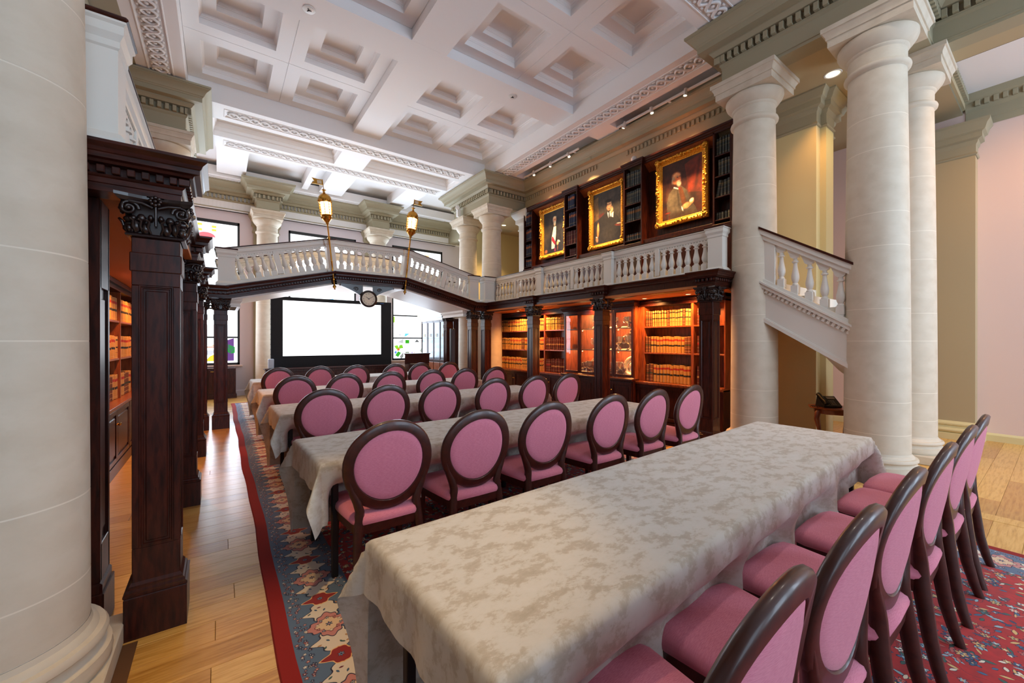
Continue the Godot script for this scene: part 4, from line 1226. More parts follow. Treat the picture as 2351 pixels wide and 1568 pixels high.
func cup(label: String, at: Vector3, kind: int, s: float) -> void:
	var o := thing("silver_cup", label, "cup", "silver in the glazed cabinet", at)
	var b := MB.new()
	match kind:
		0: b.lathe([V2(0.0, 0.0), V2(0.045, 0.0), V2(0.045, 0.012), V2(0.02, 0.03), V2(0.01, 0.05), V2(0.012, 0.07), V2(0.03, 0.085), V2(0.042, 0.11), V2(0.046, 0.15), V2(0.044, 0.15), V2(0.036, 0.11), V2(0.0, 0.09)], 20)
		1, 2: b.lathe([V2(0.0, 0.0), V2(0.055, 0.0), V2(0.055, 0.015), V2(0.03, 0.03), V2(0.02, 0.05), V2(0.024, 0.065), V2(0.055, 0.08), V2(0.075, 0.11), V2(0.078, 0.16), V2(0.084, 0.19), V2(0.08, 0.19), V2(0.07, 0.11), V2(0.0, 0.085)], 24)
	var sc := Basis.from_scale(Vector3(s, s, s))
	part(o, "bowl", b, M.silver, Vector3.ZERO, sc)
	if kind > 0:
		for q in [-1.0, 1.0]:
			b = MB.new()
			b.tube([Vector3(0, 0.1, q * 0.07), Vector3(0, 0.09, q * 0.1), Vector3(0, 0.12, q * 0.122), Vector3(0, 0.165, q * 0.12), Vector3(0, 0.19, q * 0.1), Vector3(0, 0.18, q * 0.08)], 0.007, 6)
			part(o, "handle", b, M.silver, Vector3.ZERO, sc)
	if kind == 2:
		b = MB.new(); b.lathe([V2(0.086, 0.19), V2(0.086, 0.2), V2(0.06, 0.222), V2(0.025, 0.235), V2(0.01, 0.242), V2(0.016, 0.258), V2(0.006, 0.275), V2(0.0, 0.28)], 24); part(o, "lid", b, M.silver, Vector3.ZERO, sc)
func salver(label: String, at: Vector3, r: float) -> void:
	var o := thing("silver_salver", label, "dish", "silver in the glazed cabinet", at)
	var T := Basis(Vector3(0, 0, 1), deg_to_rad(76))
	var b := MB.new()
	b.lathe([V2(0.0, 0.014), V2(r * 0.14, 0.03), V2(r * 0.2, 0.012), V2(r * 0.45, 0.008), V2(r * 0.5, 0.02), V2(r * 0.62, 0.022), V2(r * 0.68, 0.03), V2(r * 0.97, 0.042), V2(r, 0.036), V2(r * 0.6, 0.0), V2(0.0, 0.0)], 40)
	part(o, "dish", b, M.silver, Vector3(0.03, r, 0), T)
	b = MB.new(); b.bev(Vector3(-0.05, 0, -0.09), Vector3(0.1, 0.02, 0.09), 0.004); part(o, "stand", b, M.carve)
func silver_cabinet() -> void:
	var o := thing("display_cabinet", "glazed dark cabinet of silver cups behind the middle pier", "cabinet", "", Vector3.ZERO)
	var d0 := 4.52
	var d1 := 6.34
	var X := 6.0
	var b := MB.new()
	b.bbox(X - 0.05, 6.42, 0.0, 0.76, d0, d1, 0.003); b.bbox(X - 0.07, 6.42, 0.0, 0.12, d0, d1, 0.003)
	part(o, "cupboard", b, M.wood)
	for q in [[4.54, 5.0, true], [5.0, 5.43, false], [5.43, 5.88, true], [5.88, 6.32, false]]: cupboard_door(o, X - 0.05, q[0], q[1], 0.14, 0.735, q[2])
	b = MB.new(); b.bbox(X - 0.1, 6.42, 0.76, 0.8, d0 - 0.01, d1 + 0.01, 0.005); part(o, "ledge", b, M.wood)
	b = MB.new(); b.box(6.4, 6.42, 0.8, 2.12, d0, d1); part(o, "back_panel", b, M.mahog)
	for d in [d0, d1 - 0.03, 5.41]:
		b = MB.new(); b.box(X + 0.01, 6.42, 0.8, 2.12, d, d + 0.03); part(o, "side_panel", b, M.mahog)
	for y in [1.31, 1.73]:
		b = MB.new(); b.bbox(X + 0.05, 6.4, y - 0.02, y, d0 + 0.02, d1 - 0.02, 0.002); part(o, "shelf_board", b, M.wood)
	b = MB.new(); b.mould([V2(6.42, d1), V2(X - 0.03, d1), V2(X - 0.03, d0), V2(6.42, d0)], [V2(0, 2.06), V2(0.0, 2.1), V2(0.02, 2.11), V2(0.03, 2.14), V2(0.05, 2.16), V2(0.05, 2.2), V2(-0.3, 2.2)], 1.0); b.box(X - 0.02, 6.42, 2.12, 2.2, d0 + 0.001, d1 - 0.001); part(o, "head_moulding", b, M.wood)
	# four glazed doors
	for k in 4:
		var a := d0 + 0.02 + k * (d1 - d0 - 0.04) / 4.0
		var e := a + (d1 - d0 - 0.04) / 4.0
		b = MB.new()
		b.bbox(X - 0.025, X + 0.005, 0.82, 2.06, a + 0.002, a + 0.045, 0.004); b.bbox(X - 0.025, X + 0.005, 0.82, 2.06, e - 0.045, e - 0.002, 0.004)
		b.bbox(X - 0.025, X + 0.005, 0.82, 0.87, a + 0.0455, e - 0.0455, 0.004); b.bbox(X - 0.025, X + 0.005, 2.01, 2.06, a + 0.0455, e - 0.0455, 0.004)
		var fr := part(o, "door_frame", b, M.wood)
		b = MB.new(); b.quad(w(X - 0.01, 0.86, a + 0.04), w(X - 0.01, 0.86, e - 0.04), w(X - 0.01, 2.02, e - 0.04), w(X - 0.01, 2.02, a + 0.04))
		part(fr, "pane", b, M.glass)
	var n := 0
	var where := ["top", "middle", "bottom"]
	var G := [
		[1.73, [[6.12, 0, 0.95], [5.62, 0, 1.3], [5.5, 0, 1.2], [5.08, 0, 1.25], [4.82, 1, 1.0], [4.6, 0, 1.1]]],
		[1.31, [[6.1, 0, 1.2], [5.58, 1, 1.05], [5.15, 0, 0.9], [5.02, 1, 1.25], [4.78, 2, 1.25], [4.6, 0, 1.3]]],
		[0.8, [[6.0, 1, 1.1], [5.85, 0, 1.5], [5.75, 1, 1.3], [5.08, 1, 1.35], [4.93, 0, 1.0]]]]
	for r in 3:
		var i := 0
		for q in G[r][1]:
			var kd: String = ["plain silver goblet", "two-handled silver cup", "lidded two-handled silver cup"][q[1]]
			cup("%s, %s from left on %s cabinet shelf" % [kd, nth(i), where[r]], w(6.17 + (0.05 if i % 2 == 0 else 0.0), G[r][0] + 0.001, q[0]), q[1], q[2] * 1.08)
			i += 1
	salver("great round silver dish right of the pier in the cabinet", w(6.24, 0.801, 4.77), 0.2)
	salver("round silver dish half hidden left of the pier in the cabinet", w(6.26, 0.801, 5.66), 0.18)
	i_cards()
	for d in [4.97, 5.9]: for lv in 3:
		var ly: float = [2.1, 1.7, 1.28][lv]
		omni(w(6.1, ly - 0.03, d), Color(1.0, 0.72, 0.44), 0.3, 0.02, "cabinet_bulb")
		var l := thing("cabinet_lamp", "small lamp over the %s silver shelf, %s half of the cabinet" % [where[lv], "right" if d < 5.4 else "left"], "lamp", "", w(6.1, ly - 0.005, d))
		b = MB.new(); b.lathe([V2(0.02, 0.006), V2(0.02, -0.004), V2(0.017, -0.005)], 12); part(l, "shell", b, M.brass)
		b = MB.new(); b.lathe([V2(0.0, -0.0045), V2(0.017, -0.0045)], 12); part(l, "lens", b, M.get_or_add("downglow", glow(Color(1.0, 0.86, 0.62), 3.0)))
func i_cards() -> void:
	var i := 0
	for q in [[1.73, 5.12], [1.73, 4.84], [1.73, 4.6], [1.31, 5.55], [1.31, 5.12], [1.31, 4.84], [1.31, 4.66], [0.8, 5.95], [0.8, 4.62]]:
		var o := thing("caption_card", "white caption card, %s of those set out before the silver" % nth(i), "card", "caption cards before the silver", w(6.08, q[0], q[1]))
		var b := MB.new(); b.xf = Transform3D(Basis(Vector3(0, 0, 1), deg_to_rad(28)), Vector3(0, 0.001, 0)); b.bev(Vector3(0, 0, -0.055), Vector3(0.05, 0.003, 0.055), 0.0); part(o, "card", b, M.card)
		i += 1

# ---------------------------------------------------------------- portraits and upper shelves
func ell(im: Image, cx: float, cy: float, rx: float, ry: float, rot: float, c: Color, soft := 0.25, amt := 1.0) -> void:
	var W := im.get_width()
	var H := im.get_height()
	var R := maxf(rx, ry) * (1.0 + soft)
	var cs := cos(rot)
	var sn := sin(rot)
	for y in range(maxi(0, int((cy - R) * H)), mini(H, int((cy + R) * H) + 1)):
		for x in range(maxi(0, int((cx - R) * H)), mini(W, int((cx + R) * H) + 1)):
			var dx := float(x) / H - cx
			var dy := float(y) / H - cy
			var q := Vector2((dx * cs + dy * sn) / rx, (-dx * sn + dy * cs) / ry).length()
			var a := clampf((1.0 + soft - q) / (soft * 2.0 + 0.001), 0, 1) * amt
			if a > 0.0: im.set_pixel(x, y, im.get_pixel(x, y).lerp(c, a))
func poly(im: Image, pts: Array, c: Color, amt := 1.0) -> void:
	var W := im.get_width()
	var H := im.get_height()
	var pp := PackedVector2Array()
	for q in pts: pp.append(Vector2(q[0], q[1]))
	var lo := pp[0]
	var hi := pp[0]
	for q in pp: lo = lo.min(q); hi = hi.max(q)
	for y in range(maxi(0, int(lo.y * H)), mini(H, int(hi.y * H) + 1)):
		for x in range(maxi(0, int(lo.x * H)), mini(W, int(hi.x * H) + 1)):
			if Geometry2D.is_point_in_polygon(Vector2(float(x) / H, float(y) / H), pp): im.set_pixel(x, y, im.get_pixel(x, y).lerp(c, amt))
func canvas(W: int, H: int, a: Color, b: Color, seed: int) -> Image:
	var im := Image.create(W, H, false, Image.FORMAT_RGB8)
	var f := FastNoiseLite.new()
	f.seed = seed; f.frequency = 0.012; f.fractal_octaves = 4
	for y in H:
		for x in W: im.set_pixel(x, y, a.lerp(b, clampf(0.5 + f.get_noise_2d(x, y * 0.7) * 0.9, 0, 1)))
	return im
func grainy(im: Image, seed: int) -> void:
	var f := FastNoiseLite.new()
	f.seed = seed; f.frequency = 0.03; f.fractal_octaves = 4
	for y in im.get_height():
		for x in im.get_width():
			var k := 1.3 + f.get_noise_2d(x, y) * 0.3
			var c := im.get_pixel(x, y)
			im.set_pixel(x, y, Color(c.r * k, c.g * k, c.b * k))
# an invented sitter: size of head and clothes only follow the picture on the wall
func portrait_image(k: int) -> Image:
	var im: Image
	if k == 2:      # seated old man in a grey suit before a red curtain
		im = canvas(236, 320, C(38, 20, 14), C(66, 28, 18), 5)
		poly(im, [[0.42, 0.1], [0.74, 0.0], [0.74, 0.66], [0.5, 0.6]], C(104, 34, 18), 0.65); ell(im, 0.58, 0.42, 0.05, 0.26, 0.5, C(150, 52, 24), 0.9, 0.6); ell(im, 0.66, 0.3, 0.02, 0.26, 0.15, C(34, 16, 12), 0.9, 0.6)
		poly(im, [[0.1, 0.98], [0.08, 0.7], [0.13, 0.52], [0.22, 0.44], [0.36, 0.45], [0.46, 0.55], [0.52, 0.74], [0.62, 0.88], [0.66, 1.0], [0.1, 1.0]], C(74, 66, 54))
		ell(im, 0.17, 0.68, 0.075, 0.17, -0.2, C(96, 86, 70), 0.5, 0.8); ell(im, 0.26, 0.84, 0.16, 0.05, 0.1, C(92, 82, 66), 0.5, 0.8); ell(im, 0.3, 0.62, 0.012, 0.16, -0.12, C(44, 38, 32), 0.8, 0.8)
		poly(im, [[0.3, 0.47], [0.37, 0.47], [0.47, 0.76], [0.38, 0.8]], C(82, 48, 28)); ell(im, 0.5, 0.72, 0.05, 0.14, -0.35, C(58, 52, 46), 0.5, 0.8)
		ell(im, 0.27, 0.3, 0.078, 0.1, 0.15, C(176, 108, 66), 0.15); ell(im, 0.265, 0.245, 0.07, 0.05, 0.1, C(214, 150, 98), 0.5); ell(im, 0.3, 0.31, 0.05, 0.05, 0, C(196, 104, 62), 0.5, 0.7)
		ell(im, 0.205, 0.31, 0.028, 0.06, 0.1, C(150, 130, 104), 0.5); ell(im, 0.215, 0.335, 0.018, 0.026, 0, C(170, 92, 56), 0.3)
		ell(im, 0.315, 0.395, 0.042, 0.052, -0.25, C(206, 194, 164), 0.35); ell(im, 0.315, 0.353, 0.034, 0.012, -0.2, C(190, 172, 140), 0.5); ell(im, 0.335, 0.318, 0.018, 0.03, -0.3, C(206, 116, 72), 0.4)
		ell(im, 0.29, 0.283, 0.014, 0.006, -0.2, C(52, 28, 20), 0.6); ell(im, 0.335, 0.272, 0.011, 0.006, -0.2, C(52, 28, 20), 0.6); ell(im, 0.29, 0.268, 0.02, 0.006, -0.25, C(150, 126, 98), 0.6)
		poly(im, [[0.22, 0.43], [0.31, 0.48], [0.3, 0.5], [0.21, 0.45]], C(224, 214, 192)); ell(im, 0.325, 0.485, 0.016, 0.022, 0, C(140, 26, 20), 0.3)
		ell(im, 0.45, 0.82, 0.07, 0.045, -0.3, C(216, 150, 98), 0.3); ell(im, 0.55, 0.77, 0.04, 0.04, 0, C(204, 134, 88), 0.3); ell(im, 0.55, 0.75, 0.04, 0.03, -0.5, C(226, 212, 184), 0.3); ell(im, 0.38, 0.86, 0.012, 0.05, -0.3, C(230, 222, 204), 0.3)
		for j in 4: ell(im, 0.47 + j * 0.022, 0.85 - j * 0.012, 0.012, 0.026, 0.5, C(196, 124, 78), 0.4)
		ell(im, 0.4, 0.97, 0.3, 0.06, 0.1, C(64, 50, 36), 0.5); ell(im, 0.1, 0.87, 0.05, 0.012, 0, C(130, 46, 22), 0.4); ell(im, 0.13, 0.95, 0.01, 0.06, 0, C(90, 32, 18), 0.4)
	elif k == 1:     # seated man in black, hand to his chin, beside a gilt chair
		im = canvas(240, 320, C(40, 36, 32), C(58, 52, 44), 9)
		poly(im, [[0.0, 0.1], [0.14, 0.06], [0.15, 0.5], [0.0, 0.55]], C(96, 72, 36), 0.8); poly(im, [[0.16, 0.42], [0.3, 0.4], [0.28, 0.55], [0.16, 0.6]], C(86, 26, 24), 0.7)
		poly(im, [[0.06, 0.6], [0.16, 0.5], [0.3, 0.44], [0.44, 0.42], [0.56, 0.46], [0.68, 0.56], [0.75, 0.7], [0.75, 1.0], [0.14, 1.0], [0.16, 0.7]], C(30, 29, 30)); ell(im, 0.4, 0.86, 0.2, 0.16, 0, C(66, 60, 48), 0.7, 0.6)
		ell(im, 0.43, 0.3, 0.07, 0.095, -0.05, C(186, 136, 96), 0.12); ell(im, 0.435, 0.245, 0.055, 0.04, 0, C(212, 168, 122), 0.5, 0.8); ell(im, 0.46, 0.31, 0.035, 0.06, 0, C(200, 150, 106), 0.5, 0.7)
		ell(im, 0.425, 0.205, 0.078, 0.032, 0.08, C(26, 20, 16), 0.3); ell(im, 0.365, 0.26, 0.016, 0.05, 0, C(28, 22, 18), 0.5); ell(im, 0.41, 0.285, 0.014, 0.006, 0, C(30, 20, 16), 0.5); ell(im, 0.46, 0.285, 0.013, 0.006, 0, C(30, 20, 16), 0.5)
		ell(im, 0.41, 0.268, 0.022, 0.006, 0.1, C(40, 28, 20), 0.5); ell(im, 0.462, 0.268, 0.02, 0.006, -0.1, C(40, 28, 20), 0.5); ell(im, 0.44, 0.315, 0.012, 0.026, 0, C(214, 160, 116), 0.5); ell(im, 0.44, 0.362, 0.024, 0.007, 0, C(140, 64, 50), 0.5)
		poly(im, [[0.4, 0.41], [0.43, 0.44], [0.42, 0.54], [0.39, 0.44]], C(228, 220, 204)); poly(im, [[0.45, 0.42], [0.49, 0.4], [0.49, 0.5], [0.46, 0.53]], C(228, 220, 204))
		ell(im, 0.51, 0.4, 0.034, 0.056, 0.3, C(206, 156, 112), 0.3); poly(im, [[0.5, 0.46], [0.56, 0.44], [0.55, 0.55], [0.5, 0.53]], C(226, 218, 204))
		for j in 3: ell(im, 0.48 + j * 0.016, 0.36 - j * 0.004, 0.009, 0.03, 0.3, C(196, 146, 104), 0.4)
		ell(im, 0.13, 0.72, 0.034, 0.14, 0.05, C(196, 128, 66), 0.25); ell(im, 0.13, 0.66, 0.018, 0.06, 0, C(226, 176, 110), 0.5); ell(im, 0.1, 0.9, 0.034, 0.055, -0.2, C(190, 136, 94), 0.3); ell(im, 0.09, 0.85, 0.026, 0.012, 0.4, C(226, 218, 204), 0.3)
		ell(im, 0.68, 0.72, 0.09, 0.02, 0.2, C(110, 46, 34), 0.4); ell(im, 0.7, 0.69, 0.06, 0.014, 0.1, C(196, 190, 170), 0.4)
	else:            # standing grey-bearded man in evening dress with a red sash
		im = canvas(228, 320, C(24, 24, 25), C(46, 42, 38), 13)
		poly(im, [[0.14, 1.0], [0.18, 0.72], [0.24, 0.5], [0.32, 0.42], [0.46, 0.42], [0.56, 0.52], [0.62, 0.7], [0.6, 1.0]], C(20, 20, 22)); ell(im, 0.53, 0.7, 0.05, 0.2, -0.2, C(42, 42, 46), 0.7, 0.7)
		poly(im, [[0.35, 0.38], [0.44, 0.38], [0.43, 0.6], [0.38, 0.9], [0.27, 0.9], [0.28, 0.62]], C(226, 214, 184)); poly(im, [[0.29, 0.6], [0.33, 0.62], [0.42, 0.76], [0.41, 0.84], [0.28, 0.7]], C(124, 18, 44)); ell(im, 0.4, 0.93, 0.03, 0.05, 0, C(110, 20, 70), 0.4)
		ell(im, 0.385, 0.225, 0.06, 0.085, 0, C(186, 128, 86), 0.12); ell(im, 0.385, 0.165, 0.058, 0.03, 0, C(196, 168, 132), 0.4); ell(im, 0.39, 0.2, 0.045, 0.03, 0, C(206, 150, 104), 0.5, 0.7); ell(im, 0.33, 0.22, 0.012, 0.045, 0, C(160, 146, 124), 0.5)
		ell(im, 0.388, 0.3, 0.042, 0.062, 0, C(196, 182, 156), 0.35); ell(im, 0.365, 0.213, 0.013, 0.006, 0, C(44, 28, 20), 0.5); ell(im, 0.412, 0.213, 0.013, 0.006, 0, C(44, 28, 20), 0.5); ell(im, 0.39, 0.238, 0.011, 0.022, 0, C(208, 146, 100), 0.5); ell(im, 0.388, 0.264, 0.03, 0.009, 0, C(184, 168, 140), 0.4)
		ell(im, 0.49, 0.79, 0.04, 0.05, 0.2, C(212, 158, 116), 0.3); ell(im, 0.53, 0.75, 0.05, 0.022, 0.5, C(228, 218, 196), 0.3); ell(im, 0.07, 0.93, 0.05, 0.04, 0, C(150, 84, 48), 0.4); ell(im, 0.49, 0.9, 0.02, 0.07, 0.1, C(98, 60, 34), 0.4)
	grainy(im, 31 + k)
	return im
const ONWALL := Basis(Vector3(0, 0, 1), Vector3(0, 1, 0), Vector3(-1, 0, 0))    # own x: left to right as seen, own z: out of the wall
func gilt_picture(k: int, d_l: float, d_r: float, y0: float, y1: float, x: float, fw: float, label: String) -> void:
	var wd := d_l - d_r
	var ht := y1 - y0
	var o := thing("framed_portrait", label, "painting", "gilt-framed portraits", w(x, (y0 + y1) / 2, (d_l + d_r) / 2))
	o.basis = ONWALL
	var hx := wd / 2 - fw
	var hy := ht / 2 - fw
	var b := MB.new()
	b.xf = Transform3D(Basis(Vector3.RIGHT, PI / 2), Vector3.ZERO)
	b.mould([V2(-hx, -hy), V2(hx, -hy), V2(hx, hy), V2(-hx, hy)], [V2(0.0, 0.0), V2(0.0, 0.018), V2(fw * 0.12, 0.024), V2(fw * 0.2, 0.022), V2(fw * 0.28, 0.034), V2(fw * 0.5, 0.05), V2(fw * 0.62, 0.07), V2(fw * 0.78, 0.075), V2(fw * 0.9, 0.06), V2(fw, 0.05), V2(fw, 0.0)], 1.0, true)
	part(o, "frame", b, M.gold)
	# carved leaf ornament along the frame, heavier at corners and middles
	b = MB.new()
	var r := RandomNumberGenerator.new()
	r.seed = 100 + k
	var ex := wd / 2 - fw * 0.35
	var ey := ht / 2 - fw * 0.35
	for s in 4:
		var n := 26 if s % 2 == 0 else 34
		for i in n:
			var t := lerpf(-1, 1, i / float(n - 1))
			var big := 1.0 + 0.9 * exp(-pow(t / 0.16, 2)) + 0.8 * exp(-pow((absf(t) - 1.0) / 0.12, 2))
			if k == 1: big = 1.0 + 0.8 * exp(-pow((absf(t) - 1.0) / 0.2, 2)) - 0.5 * exp(-pow(t / 0.45, 2))
			var q := Vector3(t * ex, (ey if s == 0 else -ey), 0) if s % 2 == 0 else Vector3((ex if s == 1 else -ex), t * ey, 0)
			q += Vector3(r.randf_range(-1, 1), r.randf_range(-1, 1), 0) * fw * 0.22
			q.z = 0.068
			b.ball(q, Vector3(r.randf_range(0.012, 0.02), r.randf_range(0.012, 0.02), 0.018) * big, 6, 4)
	for sx in [-1.0, 1.0]:
		for sy in [-1.0, 1.0]:
			for j in 7:
				var a := TAU * j / 7
				b.ball(Vector3(sx * (ex + cos(a) * fw * 0.3), sy * (ey + sin(a) * fw * 0.3), 0.07), Vector3(0.022, 0.022, 0.022), 6, 4)
	part(o, "carved_leafwork", b, M.gold)
	var im := portrait_image(k)
	var m := StandardMaterial3D.new()
	m.albedo_texture = ImageTexture.create_from_image(im); m.roughness = 0.45
	var q := MB.new()
	var P := [Vector3(-hx, -hy, 0.012), Vector3(hx, -hy, 0.012), Vector3(hx, hy, 0.012), Vector3(-hx, hy, 0.012)]
	var U := [V2(0, 1), V2(1, 1), V2(1, 0), V2(0, 0)]
	var N := Vector3(0, 0, 1)
	q.tn(P[0], P[1], P[2], N, N, N, U[0], U[1], U[2]); q.tn(P[0], P[2], P[3], N, N, N, U[0], U[2], U[3])
	part(o, "canvas", q, m)
	b = MB.new(); b.bev(Vector3(-wd / 2 + 0.02, -ht / 2 + 0.02, -0.02), Vector3(wd / 2 - 0.02, ht / 2 - 0.02, 0.008), 0.0); part(o, "backing", b, M.carve)

func build_upper() -> void:
	var o := thing("portrait_bookcase", "tall dark bookcase along the gallery wall, framing three portraits", "bookcase", "", Vector3.ZERO)
	var b := MB.new(); b.box(6.7, 6.74, 2.42, 4.93, 3.08, 8.41); part(o, "back_panel", b, M.wood)
	var cols := [[8.06, 8.41, 6.5], [6.41, 6.83, 6.46], [4.71, 5.14, 6.46], [3.08, 3.38, 6.5]]
	for q in cols:
		for d in [[q[0], q[0] + 0.028], [q[1] - 0.028, q[1]]]:
			b = MB.new(); b.bbox(q[2], 6.72, 2.42, 4.88, d[0], d[1], 0.002); part(o, "upright", b, M.wood)
		b = MB.new(); b.bbox(q[2] - 0.02, 6.72, 2.42, 3.36, q[0] - 0.005, q[1] + 0.005, 0.003); part(o, "cupboard", b, M.wood)
	for y in [4.48, 4.14, 3.81, 3.44]:
		for k in [2, 3]:
			b = MB.new(); b.bbox(cols[k][2] + 0.008, 6.72, y - 0.02, y, cols[k][0] + 0.02, cols[k][1] - 0.02, 0.002); part(o, "shelf_board", b, M.wood)
	for y in [4.49, 4.09, 3.69, 3.42]:
		for k in [0, 1]:
			b = MB.new(); b.bbox(cols[k][2] + 0.008, 6.72, y - 0.02, y, cols[k][0] + 0.02, cols[k][1] - 0.02, 0.002); part(o, "shelf_board", b, M.wood)
	# sloping heads over the pictures, and the crowning mould that breaks forward over two book columns
	for q in [[6.83, 8.06], [5.14, 6.41], [3.38, 4.71]]:
		b = MB.new(); b.quad(w(6.5, 4.87, q[0]), w(6.5, 4.87, q[1]), w(6.69, 4.72, q[1]), w(6.69, 4.72, q[0])); part(o, "picture_head", b, M.mahog)
		b = MB.new(); b.box(6.5, 6.74, 4.865, 4.93, q[0], q[1]); part(o, "head_board", b, M.mahog)
		b = MB.new(); b.bbox(6.5, 6.74, 2.42, 3.4, q[0], q[1], 0.003); part(o, "cupboard", b, M.wood)
	b = MB.new()
	b.mould([V2(6.74, 8.41), V2(6.5, 8.41), V2(6.5, 6.84), V2(6.45, 6.84), V2(6.45, 6.4), V2(6.5, 6.4), V2(6.5, 5.15), V2(6.45, 5.15), V2(6.45, 4.7), V2(6.5, 4.7), V2(6.5, 3.07), V2(6.74, 3.07)], [V2(-0.02, 4.84), V2(0.0, 4.84), V2(0.0, 4.87), V2(0.012, 4.88), V2(0.016, 4.9), V2(0.03, 4.915), V2(0.034, 4.945), V2(-0.2, 4.945)], 1.0)
	part(o, "crown_moulding", b, M.woodh)
	gilt_picture(0, 7.82, 6.88, 3.53, 4.77, 6.62, 0.11, "gilt-framed portrait of a bearded man with red sash, leftmost")
	gilt_picture(1, 6.16, 5.22, 3.46, 4.75, 6.62, 0.1, "gilt-framed portrait of a seated man in black, hand at chin, middle")
	gilt_picture(2, 4.48, 3.5, 3.56, 4.8, 6.62, 0.115, "gilt-framed portrait of a seated old man in grey, rightmost and largest")
	var g := "books on the upper gallery shelves"
	var nm := ["top", "second", "third", "bottom"]
	var ya := [4.49, 4.09, 3.69, 3.42]
	var yc := [4.48, 4.14, 3.81, 3.44]
	for k in 4:
		shelf(6.53, 8.36, 8.12, ya[k], [0.33, 0.31, 0.31, 0.2][k], [[5, 4]], nm[k] + " shelf, far left gallery column", g, -1.0, 0.13)
	shelf(6.49, 6.74, 6.52, 4.49, 0.32, [[5, 4]], "top shelf between left two portraits", g, -1.0, 0.13)
	shelf(6.49, 6.7, 6.44, 4.09, 0.31, [[5, 5]], "second shelf between left two portraits", g, -1.0, 0.13)
	shelf(6.49, 6.79, 6.44, 3.69, 0.3, [[7, 10]], "third shelf between left two portraits", g, -1.0, 0.13)
	shelf(6.49, 6.68, 6.44, 3.42, 0.16, [[7, 7]], "bottom shelf between left two portraits", g, -1.0, 0.13)
	for k in 4:
		shelf(6.49, 5.1, 4.745, yc[k], [0.29, 0.26, 0.25, 0.12][k], [[[6, 7], [6, 7], [8, 7], [8, 7]][k]], nm[k] + " shelf between right two portraits", g, -1.0, 0.13)
	shelf(6.53, 3.35, 3.11, 4.48, 0.28, [[6, 5]], "top shelf, far right gallery column", g, -1.0, 0.13)
	shelf(6.53, 3.31, 3.11, 4.14, 0.265, [[6, 4]], "second shelf, far right gallery column", g, -1.0, 0.13)
	shelf(6.53, 3.345, 3.11, 3.81, 0.26, [[6, 4]], "third shelf, far right gallery column", g, -1.0, 0.13, 0)
	shelf(6.53, 3.35, 3.11, 3.44, 0.12, [[6, 5]], "bottom shelf, far right gallery column", g, -1.0, 0.13)
	# track lights along the cornice
	var i := 0
	for t in [[6.25, 8.2, [7.77, 7.17, 6.53]], [2.95, 5.2, [5.04, 4.4, 3.76]]]:
		var tr := thing("light_track", "white lighting track along the cornice above the %s" % ["left portrait", "right portrait"][i], "track", "", Vector3.ZERO)
		b = MB.new(); b.bbox(6.33, 6.365, 5.665, 5.7, t[0], t[1], 0.003); part(tr, "rail", b, M.plastic)
		b = MB.new()
		for d in [t[0] + 0.15, t[1] - 0.15, (t[0] + t[1]) / 2]: b.box(6.335, 6.42, 5.655, 5.668, d - 0.02, d + 0.02)
		part(tr, "clip", b, M.plastic)
		var j := 0
		for d in t[2]:
			var at := w(6.33, 5.6, d)
			var to := w(6.58, 4.1, [[7.35, 7.3, 5.75], [5.6, 4.1, 3.9]][i][j])
			var h := thing("track_spotlight", "small white spotlight, %s from left on the %s track" % [nth(j), ["left", "right"][i]], "spotlight", "track spotlights", at)
			h.basis = Basis.looking_at((to - at).normalized() + Vector3(-0.25, 0, 0), Vector3.UP)
			b = MB.new(); b.xf = Transform3D(Basis(Vector3.RIGHT, -PI / 2), Vector3.ZERO); b.lathe([V2(0.0, -0.12), V2(0.03, -0.12), V2(0.032, -0.115), V2(0.032, 0.0), V2(0.028, 0.0), V2(0.027, -0.01)], 16); part(h, "barrel", b, M.plastic)
			b = MB.new(); b.xf = Transform3D(Basis(Vector3.RIGHT, -PI / 2), Vector3.ZERO); b.lathe([V2(0.0, -0.004), V2(0.028, -0.004)], 16); part(h, "lens", b, M.get_or_add("spotglow", glow(Color(1.0, 0.9, 0.72), 4.0)))
			b = MB.new(); b.tube([Vector3(0, 0.0, 0.1), Vector3(0, 0.05, 0.08)], 0.006, 6); part(h, "arm", b, M.plastic)
			spot(at + (to - at).normalized() * 0.03, to, Color(1.0, 0.78, 0.5), 13.0, 27.0, 0.03, "track_beam")
			j += 1
		i += 1
	var s := thing("wall_sensor", "round white sensor on top of the portrait bookcase", "sensor", "", w(6.55, 5.03, 4.95))
	b = MB.new(); b.xf = Transform3D(Basis(Vector3(0, 0, 1), PI / 2), Vector3.ZERO); b.lathe([V2(0.0, 0.06), V2(0.03, 0.055), V2(0.055, 0.03), V2(0.06, 0.0), V2(0.0, 0.0)], 24); part(s, "dome", b, M.plastic)
	b = MB.new(); b.box(-0.01, 0.05, -0.09, 0.0, -0.02, 0.02); part(s, "stem", b, M.plastic)
	s = thing("emergency_light", "white twin-part emergency light on the far pair of columns' abacus", "light", "", w(5.42, 5.05, 10.0))
	b = MB.new(); b.bbox(-0.05, 0.05, -0.1, 0.1, -0.05, 0.05, 0.01); part(s, "housing", b, M.plastic)
	b = MB.new(); b.xf = Transform3D(Basis(Vector3.UP, -0.6) * Basis(Vector3.RIGHT, PI / 2), Vector3(-0.03, 0.16, 0.0)); b.lathe([V2(0.0, 0.03), V2(0.06, 0.025), V2(0.065, 0.0), V2(0.05, -0.03), V2(0.0, -0.03)], 20); part(s, "head", b, M.plastic)

